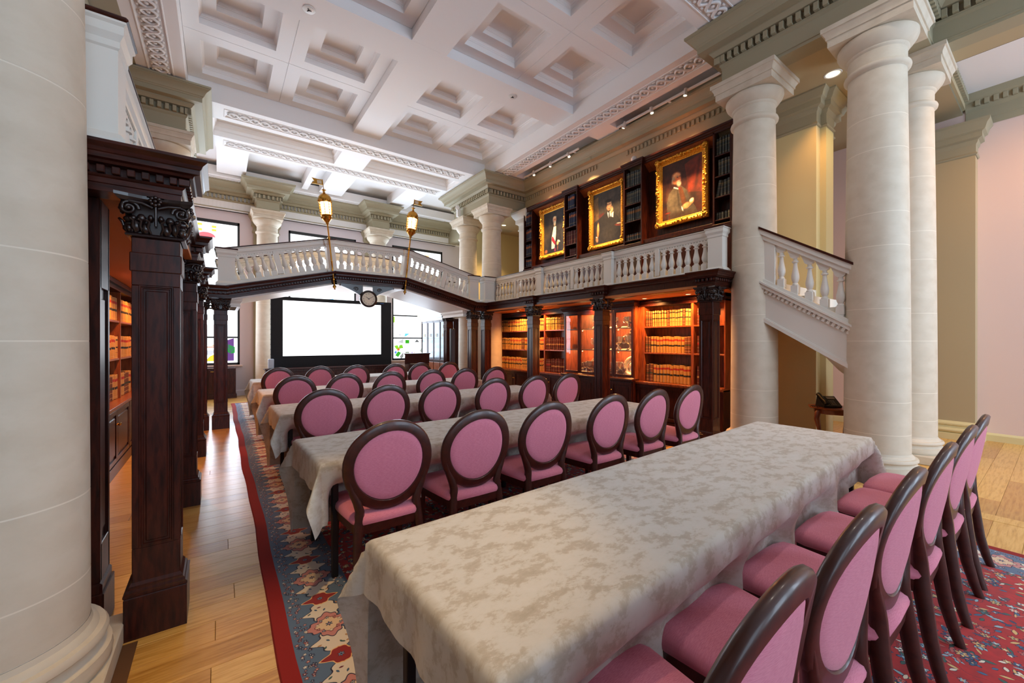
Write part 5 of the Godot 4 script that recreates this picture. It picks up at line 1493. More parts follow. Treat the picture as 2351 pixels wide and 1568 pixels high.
# ---------------------------------------------------------------- stair with its balustrade, telephone table
func build_stair() -> void:
	var o := thing("staircase", "white staircase with dentilled string descending between the right stone columns", "staircase", "", Vector3.ZERO)
	var X := 5.66
	var sl := 0.64
	var d0 := 2.32
	var d1 := 1.12
	# base line of the balusters: height at d
	var yb := func(d: float) -> float: return 2.2 - (2.16 - d) * sl
	var side := func(b: MB, a: float, e: float, x0: float, x1: float, pts: Array) -> void:
		b.xf = Transform3D(Basis(Vector3(0, 0, 1), Vector3(0, 1, 0), Vector3(-1, 0, 0)), Vector3(x1, 0, 0)); b.prism(pts, 0.0, x1 - x0)
	# sloping members: [y offset low, high, x front]
	var strips := [["string_board", -0.52, -0.13, 0.0, M.white], ["string_base", -0.55, -0.5, 0.018, M.white], ["string_bead", -0.5, -0.485, 0.01, M.white], ["string_cornice", -0.12, -0.07, 0.035, M.white], ["string_cornice", -0.07, -0.045, 0.05, M.white], ["string_cornice", -0.045, 0.0, 0.02, M.white], ["top_rail", 0.5, 0.56, 0.02, M.white], ["top_rail", 0.56, 0.62, 0.04, M.white], ["cap_rail", 0.62, 0.65, 0.055, M.woodh]]
	for q in strips:
		var b := MB.new()
		var pts := [V2(-d0, yb.call(d0) + q[1]), V2(-d1, yb.call(d1) + q[1]), V2(-d1, yb.call(d1) + q[2]), V2(-d0, yb.call(d0) + q[2])]
		side.call(b, d0, d1, X - q[3], X + 0.07 + q[3], pts)
		part(o, q[0], b, q[4])
	var dn := MB.new(); dn.bev(Vector3(-0.025, 0, -0.016), Vector3(0.0, 0.045, 0.016), 0.002)
	var dm := dn.mesh()
	var sh := Basis(Vector3.RIGHT, atan(sl))
	for k in 25:
		var d := d0 - 0.02 - k * 0.046
		part(o, "dentil", dm, M.white, w(X + 0.002, yb.call(d) - 0.135 - 0.035, d), sh)
	for k in 6:
		var d := 2.09 - k * 0.148
		part(o, "baluster", baluster_mesh(), M.white, w(X + 0.035, yb.call(d) + 0.0, d), Basis.from_scale(Vector3(1.15, 1.3, 1.15)))
		var b := MB.new()
		b.bbox(X + 0.0, X + 0.07, yb.call(d) - 0.06, yb.call(d) + 0.03, d - 0.036, d + 0.036, 0.003)
		var lob := []
		for j in 11: lob.append(V2(-d + cos(PI + PI * j / 10.0) * 0.055, yb.call(d) + 0.475 + sin(PI + PI * j / 10.0) * 0.05))
		lob.append(V2(-d + 0.074, yb.call(d - 0.074) + 0.47)); lob.append(V2(-d + 0.074, yb.call(d - 0.074) + 0.56)); lob.append(V2(-d - 0.074, yb.call(d + 0.074) + 0.56)); lob.append(V2(-d - 0.074, yb.call(d + 0.074) + 0.47))
		var bb := MB.new()
		side.call(bb, 0, 0, X + 0.01, X + 0.06, lob)
		part(o, "baluster_foot", b, M.white)
		part(o, "lobed_band", bb, M.white)
	var b := MB.new(); b.bbox(X - 0.005, X + 0.075, yb.call(2.2) - 0.1, yb.call(2.2) + 0.55, 2.15, 2.28, 0.004); part(o, "end_post", b, M.white)
	# plaster underside: slopes down and curls under the lower flight
	b = MB.new()
	var under := [[2.75, 2.2], [2.1, 1.66], [1.9, 1.5], [1.75, 1.3], [1.66, 1.12], [1.5, 0.98], [1.36, 0.92], [1.28, 0.8], [1.22, 0.5], [1.2, 0.0]]
	for k in under.size() - 1:
		var a: Array = under[k]
		var e: Array = under[k + 1]
		var n := 6
		for j in n:
			var x0 := lerpf(X + 0.05, 6.75, j / float(n))
			var x1 := lerpf(X + 0.05, 6.75, (j + 1) / float(n))
			# twist: the underside near the string follows the string, further in it drops
			var f := func(q: Array, x: float) -> Vector3:
				var t := clampf((x - X - 0.05) / 0.5, 0, 1)
				var straight: float = yb.call(q[0]) - 0.55
				return w(x, lerpf(maxf(straight, q[1]), q[1], t), q[0])
			b.quad(f.call(a, x0), f.call(a, x1), f.call(e, x1), f.call(e, x0))
	part(o, "underside", b, M.white)
	b = MB.new()
	for k in 4:
		var d := 2.3 - k * 0.25
		b.box(X + 0.05, 6.75, yb.call(d) - 0.3, yb.call(d) - 0.1, d - 0.25, d)
	part(o, "tread", b, M.white)
	# telephone on its little table
	var t := thing("side_table", "small round mahogany table with cabriole legs under the stair", "table", "", w(6.47, 0, 1.79))
	b = MB.new(); b.lathe([V2(0.0, 0.6), V2(0.24, 0.6), V2(0.262, 0.606), V2(0.27, 0.614), V2(0.262, 0.622), V2(0.0, 0.625)], 8); part(t, "tabletop", b, M.mahog)
	b = MB.new(); b.lathe([V2(0.0, 0.54), V2(0.2, 0.54), V2(0.205, 0.6), V2(0.0, 0.6)], 8); part(t, "apron", b, M.mahog)
	for k in 4:
		var a := TAU * k / 4 + 0.5
		var e := Vector3(cos(a), 0, sin(a))
		b = MB.new(); b.tube([e * 0.17 + Vector3(0, 0.59, 0), e * 0.21 + Vector3(0, 0.55, 0), e * 0.225 + Vector3(0, 0.47, 0), e * 0.19 + Vector3(0, 0.33, 0), e * 0.17 + Vector3(0, 0.18, 0), e * 0.18 + Vector3(0, 0.06, 0), e * 0.215 + Vector3(0, 0.012, 0)], [0.03, 0.034, 0.03, 0.021, 0.016, 0.014, 0.02], 8)
		part(t, "leg", b, M.mahog)
	var p := thing("telephone", "black desk telephone with corded handset on the small table", "telephone", "", w(6.42, 0.6252, 1.82), -0.75)
	b = MB.new()
	b.loft([[Vector3(-0.1, 0, 0.09), Vector3(0.11, 0, 0.09), Vector3(0.11, 0, -0.09), Vector3(-0.1, 0, -0.09)], [Vector3(-0.1, 0.02, 0.095), Vector3(0.11, 0.02, 0.095), Vector3(0.11, 0.13, -0.06), Vector3(-0.1, 0.13, -0.06)]])
	b.quad(Vector3(-0.1, 0.02, 0.095), Vector3(0.11, 0.02, 0.095), Vector3(0.11, 0.13, -0.06), Vector3(-0.1, 0.13, -0.06))
	part(p, "body", b, M.black)
	var kb := Basis(Vector3.RIGHT, atan2(0.11, 0.155))
	for r in 4:
		for k in 3:
			var key := MB.new(); key.bev(Vector3(-0.008, 0, -0.006), Vector3(0.008, 0.006, 0.006), 0.002)
			part(p, "key", cache.get_or_add("pkey", key.mesh()), M.grey, Vector3(0.0 + k * 0.024, 0.034 + r * 0.014, 0.075 - r * 0.0197), kb)
	b = MB.new(); b.xf = Transform3D(kb, Vector3(0.045, 0.108, -0.028)); b.bev(Vector3(-0.05, 0, -0.022), Vector3(0.05, 0.004, 0.022), 0.001); part(p, "display", b, M.grey)
	b = MB.new(); b.tube([Vector3(-0.075, 0.045, 0.1), Vector3(-0.075, 0.075, 0.08), Vector3(-0.075, 0.1, 0.02), Vector3(-0.075, 0.14, -0.04), Vector3(-0.075, 0.15, -0.075)], [0.026, 0.024, 0.017, 0.024, 0.027], 8); part(p, "handset", b, M.black)
	b = MB.new()
	var cd := []
	for k in 40: cd.append(Vector3(-0.09 - k * 0.0035 + cos(k * 1.4) * 0.008, maxf(0.01, 0.03 - k * 0.001) + sin(k * 1.4) * 0.008, 0.1 - k * 0.0015))
	b.tube(cd, 0.004, 5)
	part(p, "cord", b, M.black)

# ---------------------------------------------------------------- end wall: windows, screen, lectern
func glass_piece(o: Node3D, pts: Array, color: Color, e := 0.9) -> void:
	var b := MB.new()
	var pp := []
	for q in pts: pp.append(V2(q[0], q[1]))
	b.prism(pp, -13.242, -13.236)
	var key := "gl%s%.1f" % [color.to_html(false), e]
	part(o, "coloured_pane", b, M.get_or_add(key, glow(color, e)))
func build_back() -> void:
	for k in 3:
		var x0: float = WIN[k][0]
		var x1: float = WIN[k][1]
		var o := struct("window_%d" % (k + 1), ["tall bright window with coloured panes at the left of the end wall", "tall bright window behind the projection screen", "tall bright window with green and grey panes right of the screen"][k])
		var ys := [0.86, 1.58, 2.34, 3.4, 4.66]
		for j in 4:
			var b := MB.new(); b.box(x0 + 0.02, x1 - 0.02, ys[j], ys[j + 1], 13.245, 13.26)
			part(o, "pane", b, M.get_or_add("pane", glow(Color(0.96, 0.98, 1.0), 1.5)))
		var fr := MB.new()
		fr.bbox(x0, x0 + 0.05, 0.84, 4.68, 13.2, 13.27, 0.004); fr.bbox(x1 - 0.05, x1, 0.84, 4.68, 13.2, 13.27, 0.004)
		fr.bbox(x0, x1, 0.84, 0.9, 13.2, 13.27, 0.004); fr.bbox(x0, x1, 4.6, 4.68, 13.2, 13.27, 0.004)
		part(o, "window_frame", fr, M.black)
		for y in [1.58, 2.34, 3.4]:
			fr = MB.new(); fr.bbox(x0 + 0.04, x1 - 0.04, y - 0.02, y + 0.02, 13.21, 13.26, 0.003); part(o, "glazing_bar", fr, M.black)
		fr = MB.new(); fr.bbox(x0 - 0.06, x1 + 0.06, 0.8, 0.84, 13.08, 13.25, 0.006); part(o, "window_sill", fr, M.pink)
	var o1 := get_node("window_1")
	var o2 := get_node("window_2")
	var o3 := get_node("window_3")
	# left window, lower light
	glass_piece(o1, [[0.16, 0.95], [0.32, 0.95], [0.32, 1.56], [0.16, 1.5]], C(92, 60, 120)); glass_piece(o1, [[0.17, 1.2], [0.24, 1.14], [0.34, 1.16], [0.34, 1.32], [0.18, 1.4]], C(40, 140, 60), 0.91)
	glass_piece(o1, [[-0.3, 0.95], [0.08, 0.95], [0.08, 1.24], [-0.02, 1.17], [-0.2, 1.08]], C(250, 196, 60)); glass_piece(o1, [[-0.3, 1.12], [-0.18, 1.1], [-0.04, 1.24], [-0.3, 1.24]], C(190, 196, 206)); glass_piece(o1, [[-0.2, 1.34], [0.08, 1.36], [0.08, 1.46], [0.02, 1.46]], C(240, 170, 130)); glass_piece(o1, [[-0.3, 1.31], [0.08, 1.31], [0.08, 1.335], [-0.3, 1.335]], C(190, 120, 90))
	# its upper light: a rose disc and amber squares
	var disc := []
	for j in 13: disc.append([-0.28 + cos(PI * j / 12) * 0.2, 4.22 + sin(PI * j / 12) * 0.12])
	glass_piece(o1, disc, C(246, 110, 120))
	for q in [[-0.46, 4.5], [-0.16, 4.47], [-0.16, 4.38], [-0.46, 4.36]]: glass_piece(o1, [[q[0], q[1]], [q[0] + 0.1, q[1]], [q[0] + 0.1, q[1] + 0.06], [q[0], q[1] + 0.06]], C(250, 200, 90))
	# middle window, above the screen
	glass_piece(o2, [[1.98, 2.62], [2.2, 2.62], [2.2, 2.74], [1.98, 2.76]], C(240, 120, 100)); glass_piece(o2, [[2.72, 2.6], [2.86, 2.62], [2.84, 2.78], [2.72, 2.76]], C(90, 170, 220)); glass_piece(o2, [[2.95, 2.66], [3.05, 2.66], [3.05, 2.76], [2.98, 2.76]], C(90, 170, 220))
	# right window: lower light
	for q in [[[4.74, 1.32, 4.86, 1.34, 4.92, 1.22, 4.82, 1.2], C(120, 190, 40)], [[4.92, 1.34, 5.02, 1.36, 5.06, 1.24, 4.9, 1.22], C(110, 180, 40)], [[4.84, 1.22, 4.92, 1.26, 4.94, 1.18, 4.86, 1.14], C(200, 90, 50)], [[4.78, 1.0, 4.88, 1.14, 4.98, 1.08, 4.88, 0.94], C(50, 150, 40)], [[4.74, 1.1, 4.8, 1.16, 4.84, 1.1, 4.8, 1.04], C(90, 130, 210)], [[4.94, 0.96, 5.06, 1.1, 5.06, 0.94, 4.98, 0.88], C(120, 124, 120)], [[4.86, 1.44, 5.06, 1.56, 5.06, 1.4], C(170, 176, 174)], [[5.13, 1.4, 5.27, 1.4, 5.27, 1.52, 5.13, 1.52], C(50, 150, 30)], [[5.46, 1.44, 5.64, 1.44, 5.55, 1.54], C(90, 92, 92)], [[5.64, 1.14, 5.72, 1.24, 5.78, 1.2, 5.7, 1.08], C(170, 182, 174)], [[5.13, 1.04, 5.27, 1.04, 5.27, 1.12, 5.13, 1.12], C(140, 146, 134)], [[5.28, 1.04, 5.42, 1.04, 5.38, 1.12], C(160, 140, 200)], [[5.4, 1.02, 5.46, 1.1, 5.5, 1.02], C(230, 110, 70)], [[4.68, 0.9, 4.72, 0.9, 4.72, 1.14, 4.68, 1.16], C(220, 130, 90)], [[4.68, 2.1, 4.76, 2.1, 4.76, 2.3, 4.68, 2.3], C(150, 210, 50)], [[4.68, 1.9, 4.72, 1.9, 4.72, 2.02, 4.68, 2.02], C(150, 210, 50)], [[5.1, 1.62, 5.12, 1.74, 5.28, 1.74, 5.18, 1.66], C(100, 190, 230)], [[4.9, 1.66, 4.98, 1.66, 4.98, 1.72, 4.9, 1.72], C(190, 190, 196)], [[5.85, 4.3, 6.0, 4.3, 6.0, 4.5, 5.85, 4.5], C(250, 200, 150)]]:
		var pts := []
		for j in range(0, q[0].size(), 2): pts.append([q[0][j], q[0][j + 1]])
		glass_piece(o3, pts, q[1])
	# projection screen on its stand, lit by a white slide
	var s := thing("projection_screen", "wide projection screen with black border showing a white slide", "screen", "", w(2.55, 0, 11.6))
	var b := MB.new()
	b.box(-1.5, 1.5, 2.51, 2.6, 0.0, 0.03); b.box(-1.5, -1.255, 0.8, 2.51, 0.0, 0.03); b.box(1.22, 1.5, 0.8, 2.51, 0.0, 0.03); b.box(-1.255, 1.22, 0.8, 1.1, 0.0, 0.03)
	part(s, "black_border", b, M.screen_cloth)
	b = MB.new(); b.box(-1.255, 1.22, 1.1, 2.51, 0.008, 0.03); part(s, "lit_picture", b, M.get_or_add("screen", glow(Color(0.97, 0.98, 1.0), 1.25)))
	b = MB.new(); b.prism([V2(-0.56, 1.72), V2(-0.545, 1.755), V2(-0.51, 1.77), V2(-0.545, 1.785), V2(-0.56, 1.82), V2(-0.575, 1.785), V2(-0.61, 1.77), V2(-0.575, 1.755)], -0.008, -0.004); part(s, "slide_mark", b, M.get_or_add("mark", glow(Color(0.86, 0.87, 0.9), 0.95)))
	for x in [-0.1, 0.12, 0.42, 0.5, 0.62]:
		b = MB.new(); b.prism([V2(x, 1.71), V2(x + 0.02, 1.71), V2(x + 0.02, 1.81), V2(x, 1.81)], -0.008, -0.006); part(s, "slide_mark", b, M.get_or_add("mark2", glow(Color(0.94, 0.95, 0.97), 1.03)))
	b = MB.new(); b.box(1.2, 1.3, 2.555, 2.57, -0.003, 0.0); part(s, "blue_label", b, mat(C(60, 110, 190), 0.5))
	b = MB.new()
	for x in [-1.52, 1.5]: b.bbox(x, x + 0.02, 0.0, 2.6, 0.0, 0.04, 0.003)
	for k in 14:
		for x in [-1.515, 1.505]: b.ball(Vector3(x, 0.9 + k * 0.125, 0.006), Vector3(0.014, 0.014, 0.01), 6, 4)
	part(s, "side_bar", b, M.black)
	area(w(2.55, 1.8, 11.56), w(2.55, 1.8, 0), Vector2(2.4, 1.35), Color(0.95, 0.97, 1.0), 1.6, "screen_light")
	# long low cupboard under the screen
	s = thing("low_cupboard", "long low dark cupboard under the projection screen", "cupboard", "", w(2.5, 0, 11.3))
	b = MB.new(); b.bbox(-1.6, 1.5, 0.0, 0.78, -0.1, 0.24, 0.004); part(s, "body", b, M.wood)
	b = MB.new(); b.bbox(-1.63, 1.53, 0.78, 0.81, -0.13, 0.24, 0.006); part(s, "top", b, M.wood)
	for k in 6:
		b = MB.new(); b.bbox(-1.57 + k * 0.51, -1.09 + k * 0.51, 0.12, 0.72, -0.115, -0.1, 0.006); part(s, "door", b, M.wood)
	s = thing("white_box", "small pale grey box standing left of the projection screen", "box", "", w(1.02, 0.811, 11.42))
	b = MB.new(); b.bbox(-0.06, 0.06, 0.0, 0.23, -0.06, 0.06, 0.01); part(s, "case", b, mat(C(190, 200, 214), 0.5))
	# cupboard under the left window
	s = thing("window_cupboard", "dark panelled cupboard under the left window", "cupboard", "", w(-0.5, 0, 12.85))
	b = MB.new(); b.bbox(-0.85, 0.85, 0.0, 0.78, -0.12, 0.2, 0.004); b.bbox(-0.87, 0.87, 0.0, 0.1, -0.14, 0.2, 0.004); part(s, "body", b, M.wood)
	for k in 3:
		b = MB.new(); b.bbox(-0.82 + k * 0.55, -0.3 + k * 0.55, 0.14, 0.74, -0.14, -0.12, 0.003); b.bbox(-0.74 + k * 0.55, -0.38 + k * 0.55, 0.22, 0.66, -0.15, -0.13, 0.008)
		var dr := part(s, "door", b, M.wood)
		b = MB.new(); b.bbox(-0.78 + k * 0.55, -0.68 + k * 0.55, 0.69, 0.705, -0.16, -0.14, 0.003); part(dr, "label_holder", b, M.brass)
	# lectern
	s = thing("lectern", "dark wooden lectern standing right of the projection screen", "lectern", "", w(4.4, 0, 10.5), -0.1)
	b = MB.new(); b.bbox(-0.28, 0.28, 0.0, 0.84, -0.2, 0.2, 0.006); b.bbox(-0.31, 0.31, 0.0, 0.08, -0.23, 0.23, 0.006); part(s, "body", b, M.wood)
	b = MB.new(); b.xf = Transform3D(Basis(Vector3.RIGHT, 0.12), Vector3(0, 0.84, 0)); b.bbox(-0.34, 0.34, 0.02, 0.3, -0.03, 0.0, 0.005); b.bbox(-0.36, 0.36, 0.28, 0.31, -0.04, 0.02, 0.005); part(s, "reading_board", b, M.wood)
	b = MB.new(); b.box(-0.28, 0.28, 0.84, 0.86, -0.18, 0.2); part(s, "desk_top", b, M.wood)
	for x in [-0.2, 0.02]:
		b = MB.new(); b.bev(Vector3(x, 0.862, -0.1), Vector3(x + 0.17, 0.866, 0.17), 0.0); part(s, "paper", b, M.card)
	# loudspeaker column on the pier
	s = thing("loudspeaker", "slim black column loudspeaker fixed beside the bridge pier", "loudspeaker", "", w(4.86, 0.9, 9.3))
	b = MB.new(); b.bbox(-0.055, 0.055, 0.0, 0.9, -0.05, 0.06, 0.012); part(s, "cabinet", b, M.black)
	b = MB.new(); b.bbox(-0.045, 0.045, 0.03, 0.87, -0.058, -0.05, 0.004); part(s, "grille", b, mat(C(60, 66, 80), 0.4))
	b = MB.new(); b.box(-0.03, 0.03, -0.9, 0.0, -0.02, 0.02); b.box(-0.15, 0.15, -0.9, -0.885, -0.15, 0.15); part(s, "stand", b, M.black)
	# polished glazed bookcase in the right corner: it mirrors the windows
	s = thing("glazed_bookcase", "polished glass-fronted bookcase mirroring coloured panes, right of the lectern", "bookcase", "", Vector3.ZERO)
	b = MB.new(); b.box(5.68, 6.2, 0.0, 2.2, 10.7, 13.1); part(s, "carcase", b, M.wood)
	b = MB.new(); b.mould([V2(6.2, 13.1), V2(5.66, 13.1), V2(5.66, 10.68), V2(6.2, 10.68)], [V2(0, 2.14), V2(0.02, 2.16), V2(0.03, 2.2), V2(0.08, 2.24), V2(0.08, 2.3), V2(0.14, 2.36), V2(0.14, 2.4), V2(-0.4, 2.4)], 1.0); part(s, "crown_moulding", b, M.white)
	for k in 5:
		var a := 10.72 + k * 0.475
		b = MB.new(); b.bbox(5.65, 5.68, 0.84, 0.9, a + 0.0355, a + 0.4345, 0.004); b.bbox(5.65, 5.68, 2.08, 2.14, a + 0.0355, a + 0.4345, 0.004); b.bbox(5.65, 5.68, 0.84, 2.14, a, a + 0.035, 0.004); b.bbox(5.65, 5.68, 0.84, 2.14, a + 0.435, a + 0.47, 0.004)
		var fr := part(s, "door_frame", b, M.wood)
		b = MB.new(); b.box(5.664, 5.67, 0.89, 2.09, a + 0.03, a + 0.44); part(fr, "pane", b, M.get_or_add("darkglass", dark_glass()))
		b = MB.new(); b.bbox(5.655, 5.68, 0.1, 0.8, a + 0.02, a + 0.45, 0.006); part(s, "lower_door", b, M.mahog)
		b = MB.new(); b.bbox(5.635, 5.65, 1.62, 1.72, a + 0.225, a + 0.24, 0.003); part(s, "handle", b, M.brass)
	# warm lamp on the side wall beyond the far columns
	downlight(w(6.9, 4.949, 9.9), 0.06, "recessed downlight beyond the far pair of columns", Color(1.0, 0.82, 0.55), 7.0, 50.0)
	downlight(w(6.2, 2.2, 9.6), 0.04, "recessed downlight under the gallery behind the bridge piers", Color(1.0, 0.75, 0.4), 2.5, 70.0)
	downlight(w(7.05, 4.949, 1.6), 0.06, "recessed downlight above the yellow pilaster beside the stair", Color(1.0, 0.86, 0.5), 1.2, 45.0)
	downlight(w(7.75, 5.199, -0.6), 0.06, "recessed downlight over the right aisle by the pink wall", Color(1.0, 0.74, 0.46), 4.0, 80.0)
func dark_glass() -> StandardMaterial3D:
	var m := mat(C(44, 44, 50), 0.22)
	m.metallic = 0.1; m.clearcoat_enabled = true; m.clearcoat = 0.4; m.clearcoat_roughness = 0.12
	return m

# ---------------------------------------------------------------- tables, cloths, chairs
func cloth_mesh(L: float, W: float, e: float, near: float, far: float, seed: int, seats: Array, push: float) -> ArrayMesh:
	# own axes: x along the table from -L/2, depth v from 0 (near edge) to W (far edge, -z); top at y = 0
	var us := []
	var vs := []
	var u := -e
	while u < L + e + 0.001:
		us.append(u); u += 0.025 if (u < 0.2 or u > L - 0.2) else 0.07
	us[-1] = L + e
	var v := -near
	while v < W + far + 0.001:
		vs.append(v); v += 0.03
	vs[-1] = W + far
	var ph := seed * 1.7
	var f := func(a: float, b: float) -> Vector3:
		var ca := clampf(a, 0.0, L)
		var cb := clampf(b, 0.0, W)
		var ox := a - ca
		var oz := b - cb
		var r := sqrt(ox * ox + oz * oz)
		if r < 1e-5: return Vector3(ca - L / 2, 0.0015 * sin(a * 5.0 + ph) * sin(b * 7.0), -cb)
		var dx := ox / r
		var dz := oz / r
		var s2 := absf(2.0 * dx * dz)
		var rr := maxf(0.0, r - 0.012)
		# hanging folds: gentle along the sides, deep at the corners
		var rip := sin(a * 9.0 + ph) * 0.5 + sin(a * 21.0 + ph * 2.0) * 0.25 if absf(oz) > absf(ox) else sin(b * 26.0 + ph) * 0.6 + sin(b * 43.0) * 0.3
		var out := 0.012 + rr * (0.045 + 0.05 * rip * (1.0 - s2) + 0.42 * s2 * (0.55 + 0.45 * sin(atan2(absf(dz), absf(dx)) * 4.0 - 1.2)))
		var drop := sqrt(maxf(r * r - out * out, 0.0)) - (r - rr) * 0.35
		# pushed in by the seats that stand under the near side
		if oz < 0.0:
			var tuck := 0.0
			for s in seats: tuck = maxf(tuck, 1.0 - smoothstep(0.24, 0.31, absf(ca - L / 2 - s)))
			out -= tuck * push * smoothstep(0.1, 0.24, drop) * (1.0 - absf(dx))
		return Vector3(ca - L / 2 + dx * out, -maxf(drop, 0.002 if r < 0.012 else 0.0), -(cb + dz * out))
	var g := []
	for a in us:
		var col := []
		for b in vs: col.append(f.call(a, b))
		g.append(col)
	var m := MB.new()
	var nrm := []
	for i in us.size():
		var col := []
		for j in vs.size():
			var tx: Vector3 = g[mini(i + 1, us.size() - 1)][j] - g[maxi(i - 1, 0)][j]
			var tz: Vector3 = g[i][mini(j + 1, vs.size() - 1)] - g[i][maxi(j - 1, 0)]
			var n := tx.cross(tz)
			col.append(n.normalized() if n.length() > 1e-9 else Vector3.UP)
		nrm.append(col)
	for i in us.size() - 1:
		for j in vs.size() - 1:
			m.qn(g[i][j], g[i + 1][j], g[i + 1][j + 1], g[i][j + 1], nrm[i][j], nrm[i + 1][j], nrm[i + 1][j + 1], nrm[i][j + 1])
	return m.mesh()

func make_chair(label: String) -> Node3D:
	# faces -z; own origin on the floor below the middle of the seat
	var o := thing("dining_chair", label, "chair", "rose upholstered chairs at the rows of tables")
	var tilt := Transform3D(Basis(Vector3.RIGHT, deg_to_rad(9)), Vector3(0, 0.755, 0.245))
	# oval back frame
	var b := MB.new()
	b.xf = tilt
	var n := 44
	var sec := [V2(-0.031, -0.010), V2(-0.026, -0.017), V2(0.022, -0.017), V2(0.031, -0.008), V2(0.031, 0.008), V2(0.022, 0.017), V2(-0.026, 0.017), V2(-0.031, 0.010)]
	var sn := MB.pnormals(sec, 50.0, true)
	for i in n:
		var a0 := TAU * i / n
		var a1 := TAU * (i + 1) / n
		for j in sec.size():
			var q := []
			var nn := []
			for g in [[a0, j, 0], [a1, j, 0], [a1, j, 1], [a0, j, 1]]:
				var s: Vector2 = sec[(g[1] + g[2]) % sec.size()]
				var k: Vector2 = sn[g[1]][g[2]]
				var ca := cos(g[0])
				var sa := sin(g[0])
				var curve := -0.035 * (1.0 - ca * ca)      # the oval is gently bowed
				q.append(Vector3(ca * (0.234 + s.x), sa * (0.24 + s.x), s.y + curve * 0.0 - 0.03 * ca * ca))
				nn.append(Vector3(ca * k.x, sa * k.x, k.y))
			b.qn(q[0], q[1], q[2], q[3], nn[0], nn[1], nn[2], nn[3])
	part(o, "back_frame", b, M.chair)
	# upholstered oval, domed on both sides
	b = MB.new(); b.xf = tilt
	var rings := [[1.0, 0.004], [0.97, 0.012], [0.8, 0.016], [0.5, 0.019], [0.2, 0.02], [0.0, 0.02]]
	for side in [-1.0, 1.0]:
		for r in rings.size() - 1:
			for i in n:
				var q := []
				var nn := []
				for g in [[i, r], [i + 1, r], [i + 1, r + 1], [i, r + 1]]:
					var a: float = TAU * g[0] / n
					var e: float = rings[g[1]][0]
					q.append(Vector3(cos(a) * 0.206 * e, sin(a) * 0.212 * e, side * rings[g[1]][1] - 0.03 * cos(a) * cos(a) * e * e))
					nn.append(Vector3(cos(a) * 0.4 * (1.0 if g[1] < 2 else 0.08), sin(a) * 0.4 * (1.0 if g[1] < 2 else 0.08), side))
				b.qn(q[0], q[1], q[2], q[3], nn[0], nn[1], nn[2], nn[3])
	part(o, "back_pad", b, M.fabric)
	# seat outline
	var out := []
	for q in [[-0.25, -0.2], [-0.235, -0.245], [-0.18, -0.262], [0.0, -0.272], [0.18, -0.262], [0.235, -0.245], [0.25, -0.2], [0.23, 0.0], [0.208, 0.17], [0.195, 0.215], [0.16, 0.232], [0.0, 0.236], [-0.16, 0.232], [-0.195, 0.215], [-0.208, 0.17], [-0.23, 0.0]]: out.append(V2(q[0], q[1]))
	b = MB.new()
	var loops := []
	var prof := [[0.985, 0.43], [1.01, 0.442], [1.015, 0.456], [0.99, 0.474], [0.93, 0.486], [0.8, 0.496], [0.55, 0.504], [0.25, 0.508], [0.02, 0.509]]
	for q in prof:
		var lp := []
		for s in out: lp.append(Vector3(s.x * q[0], q[1], s.y * q[0]))
		loops.append(lp)
	for i in loops.size() - 1:
		for j in out.size():
			var j2 := (j + 1) % out.size()
			var na := []
			for g in [[i, j], [i, j2], [i + 1, j2], [i + 1, j]]:
				var t: float = clampf((g[0] - 1) / 4.0, 0, 1)
				var h := Vector3(out[g[1]].x, 0, out[g[1]].y).normalized()
				na.append((h * (1.0 - t) + Vector3.UP * (t + 0.05)).normalized())
			b.qn(loops[i][j], loops[i][j2], loops[i + 1][j2], loops[i + 1][j], na[0], na[1], na[2], na[3])
	part(o, "seat", b, M.fabric)
	b = MB.new()
	var lo := []
	var hi := []
	for s in out: lo.append(Vector3(s.x * 0.96, 0.375, s.y * 0.96)); hi.append(Vector3(s.x * 0.985, 0.435, s.y * 0.985))
	b.loft([lo, hi])
	part(o, "seat_rail", b, M.chair)
	for s in [-1.0, 1.0]:
		b = MB.new(); b.tube([Vector3(s * 0.212, 0.4, -0.225), Vector3(s * 0.214, 0.2, -0.228), Vector3(s * 0.216, 0.0, -0.232)], [0.033, 0.027, 0.02], 4); part(o, "leg", b, M.chair)
		b = MB.new(); b.tube([Vector3(s * 0.232, 0.7, 0.216), Vector3(s * 0.212, 0.625, 0.206), Vector3(s * 0.182, 0.56, 0.204), Vector3(s * 0.167, 0.505, 0.206), Vector3(s * 0.175, 0.43, 0.212), Vector3(s * 0.184, 0.34, 0.224), Vector3(s * 0.19, 0.2, 0.243), Vector3(s * 0.2, 0.08, 0.27), Vector3(s * 0.208, 0.0, 0.294)], [0.008, 0.022, 0.029, 0.031, 0.032, 0.03, 0.027, 0.023, 0.02], 8, 0.85); part(o, "leg", b, M.chair)
	return o

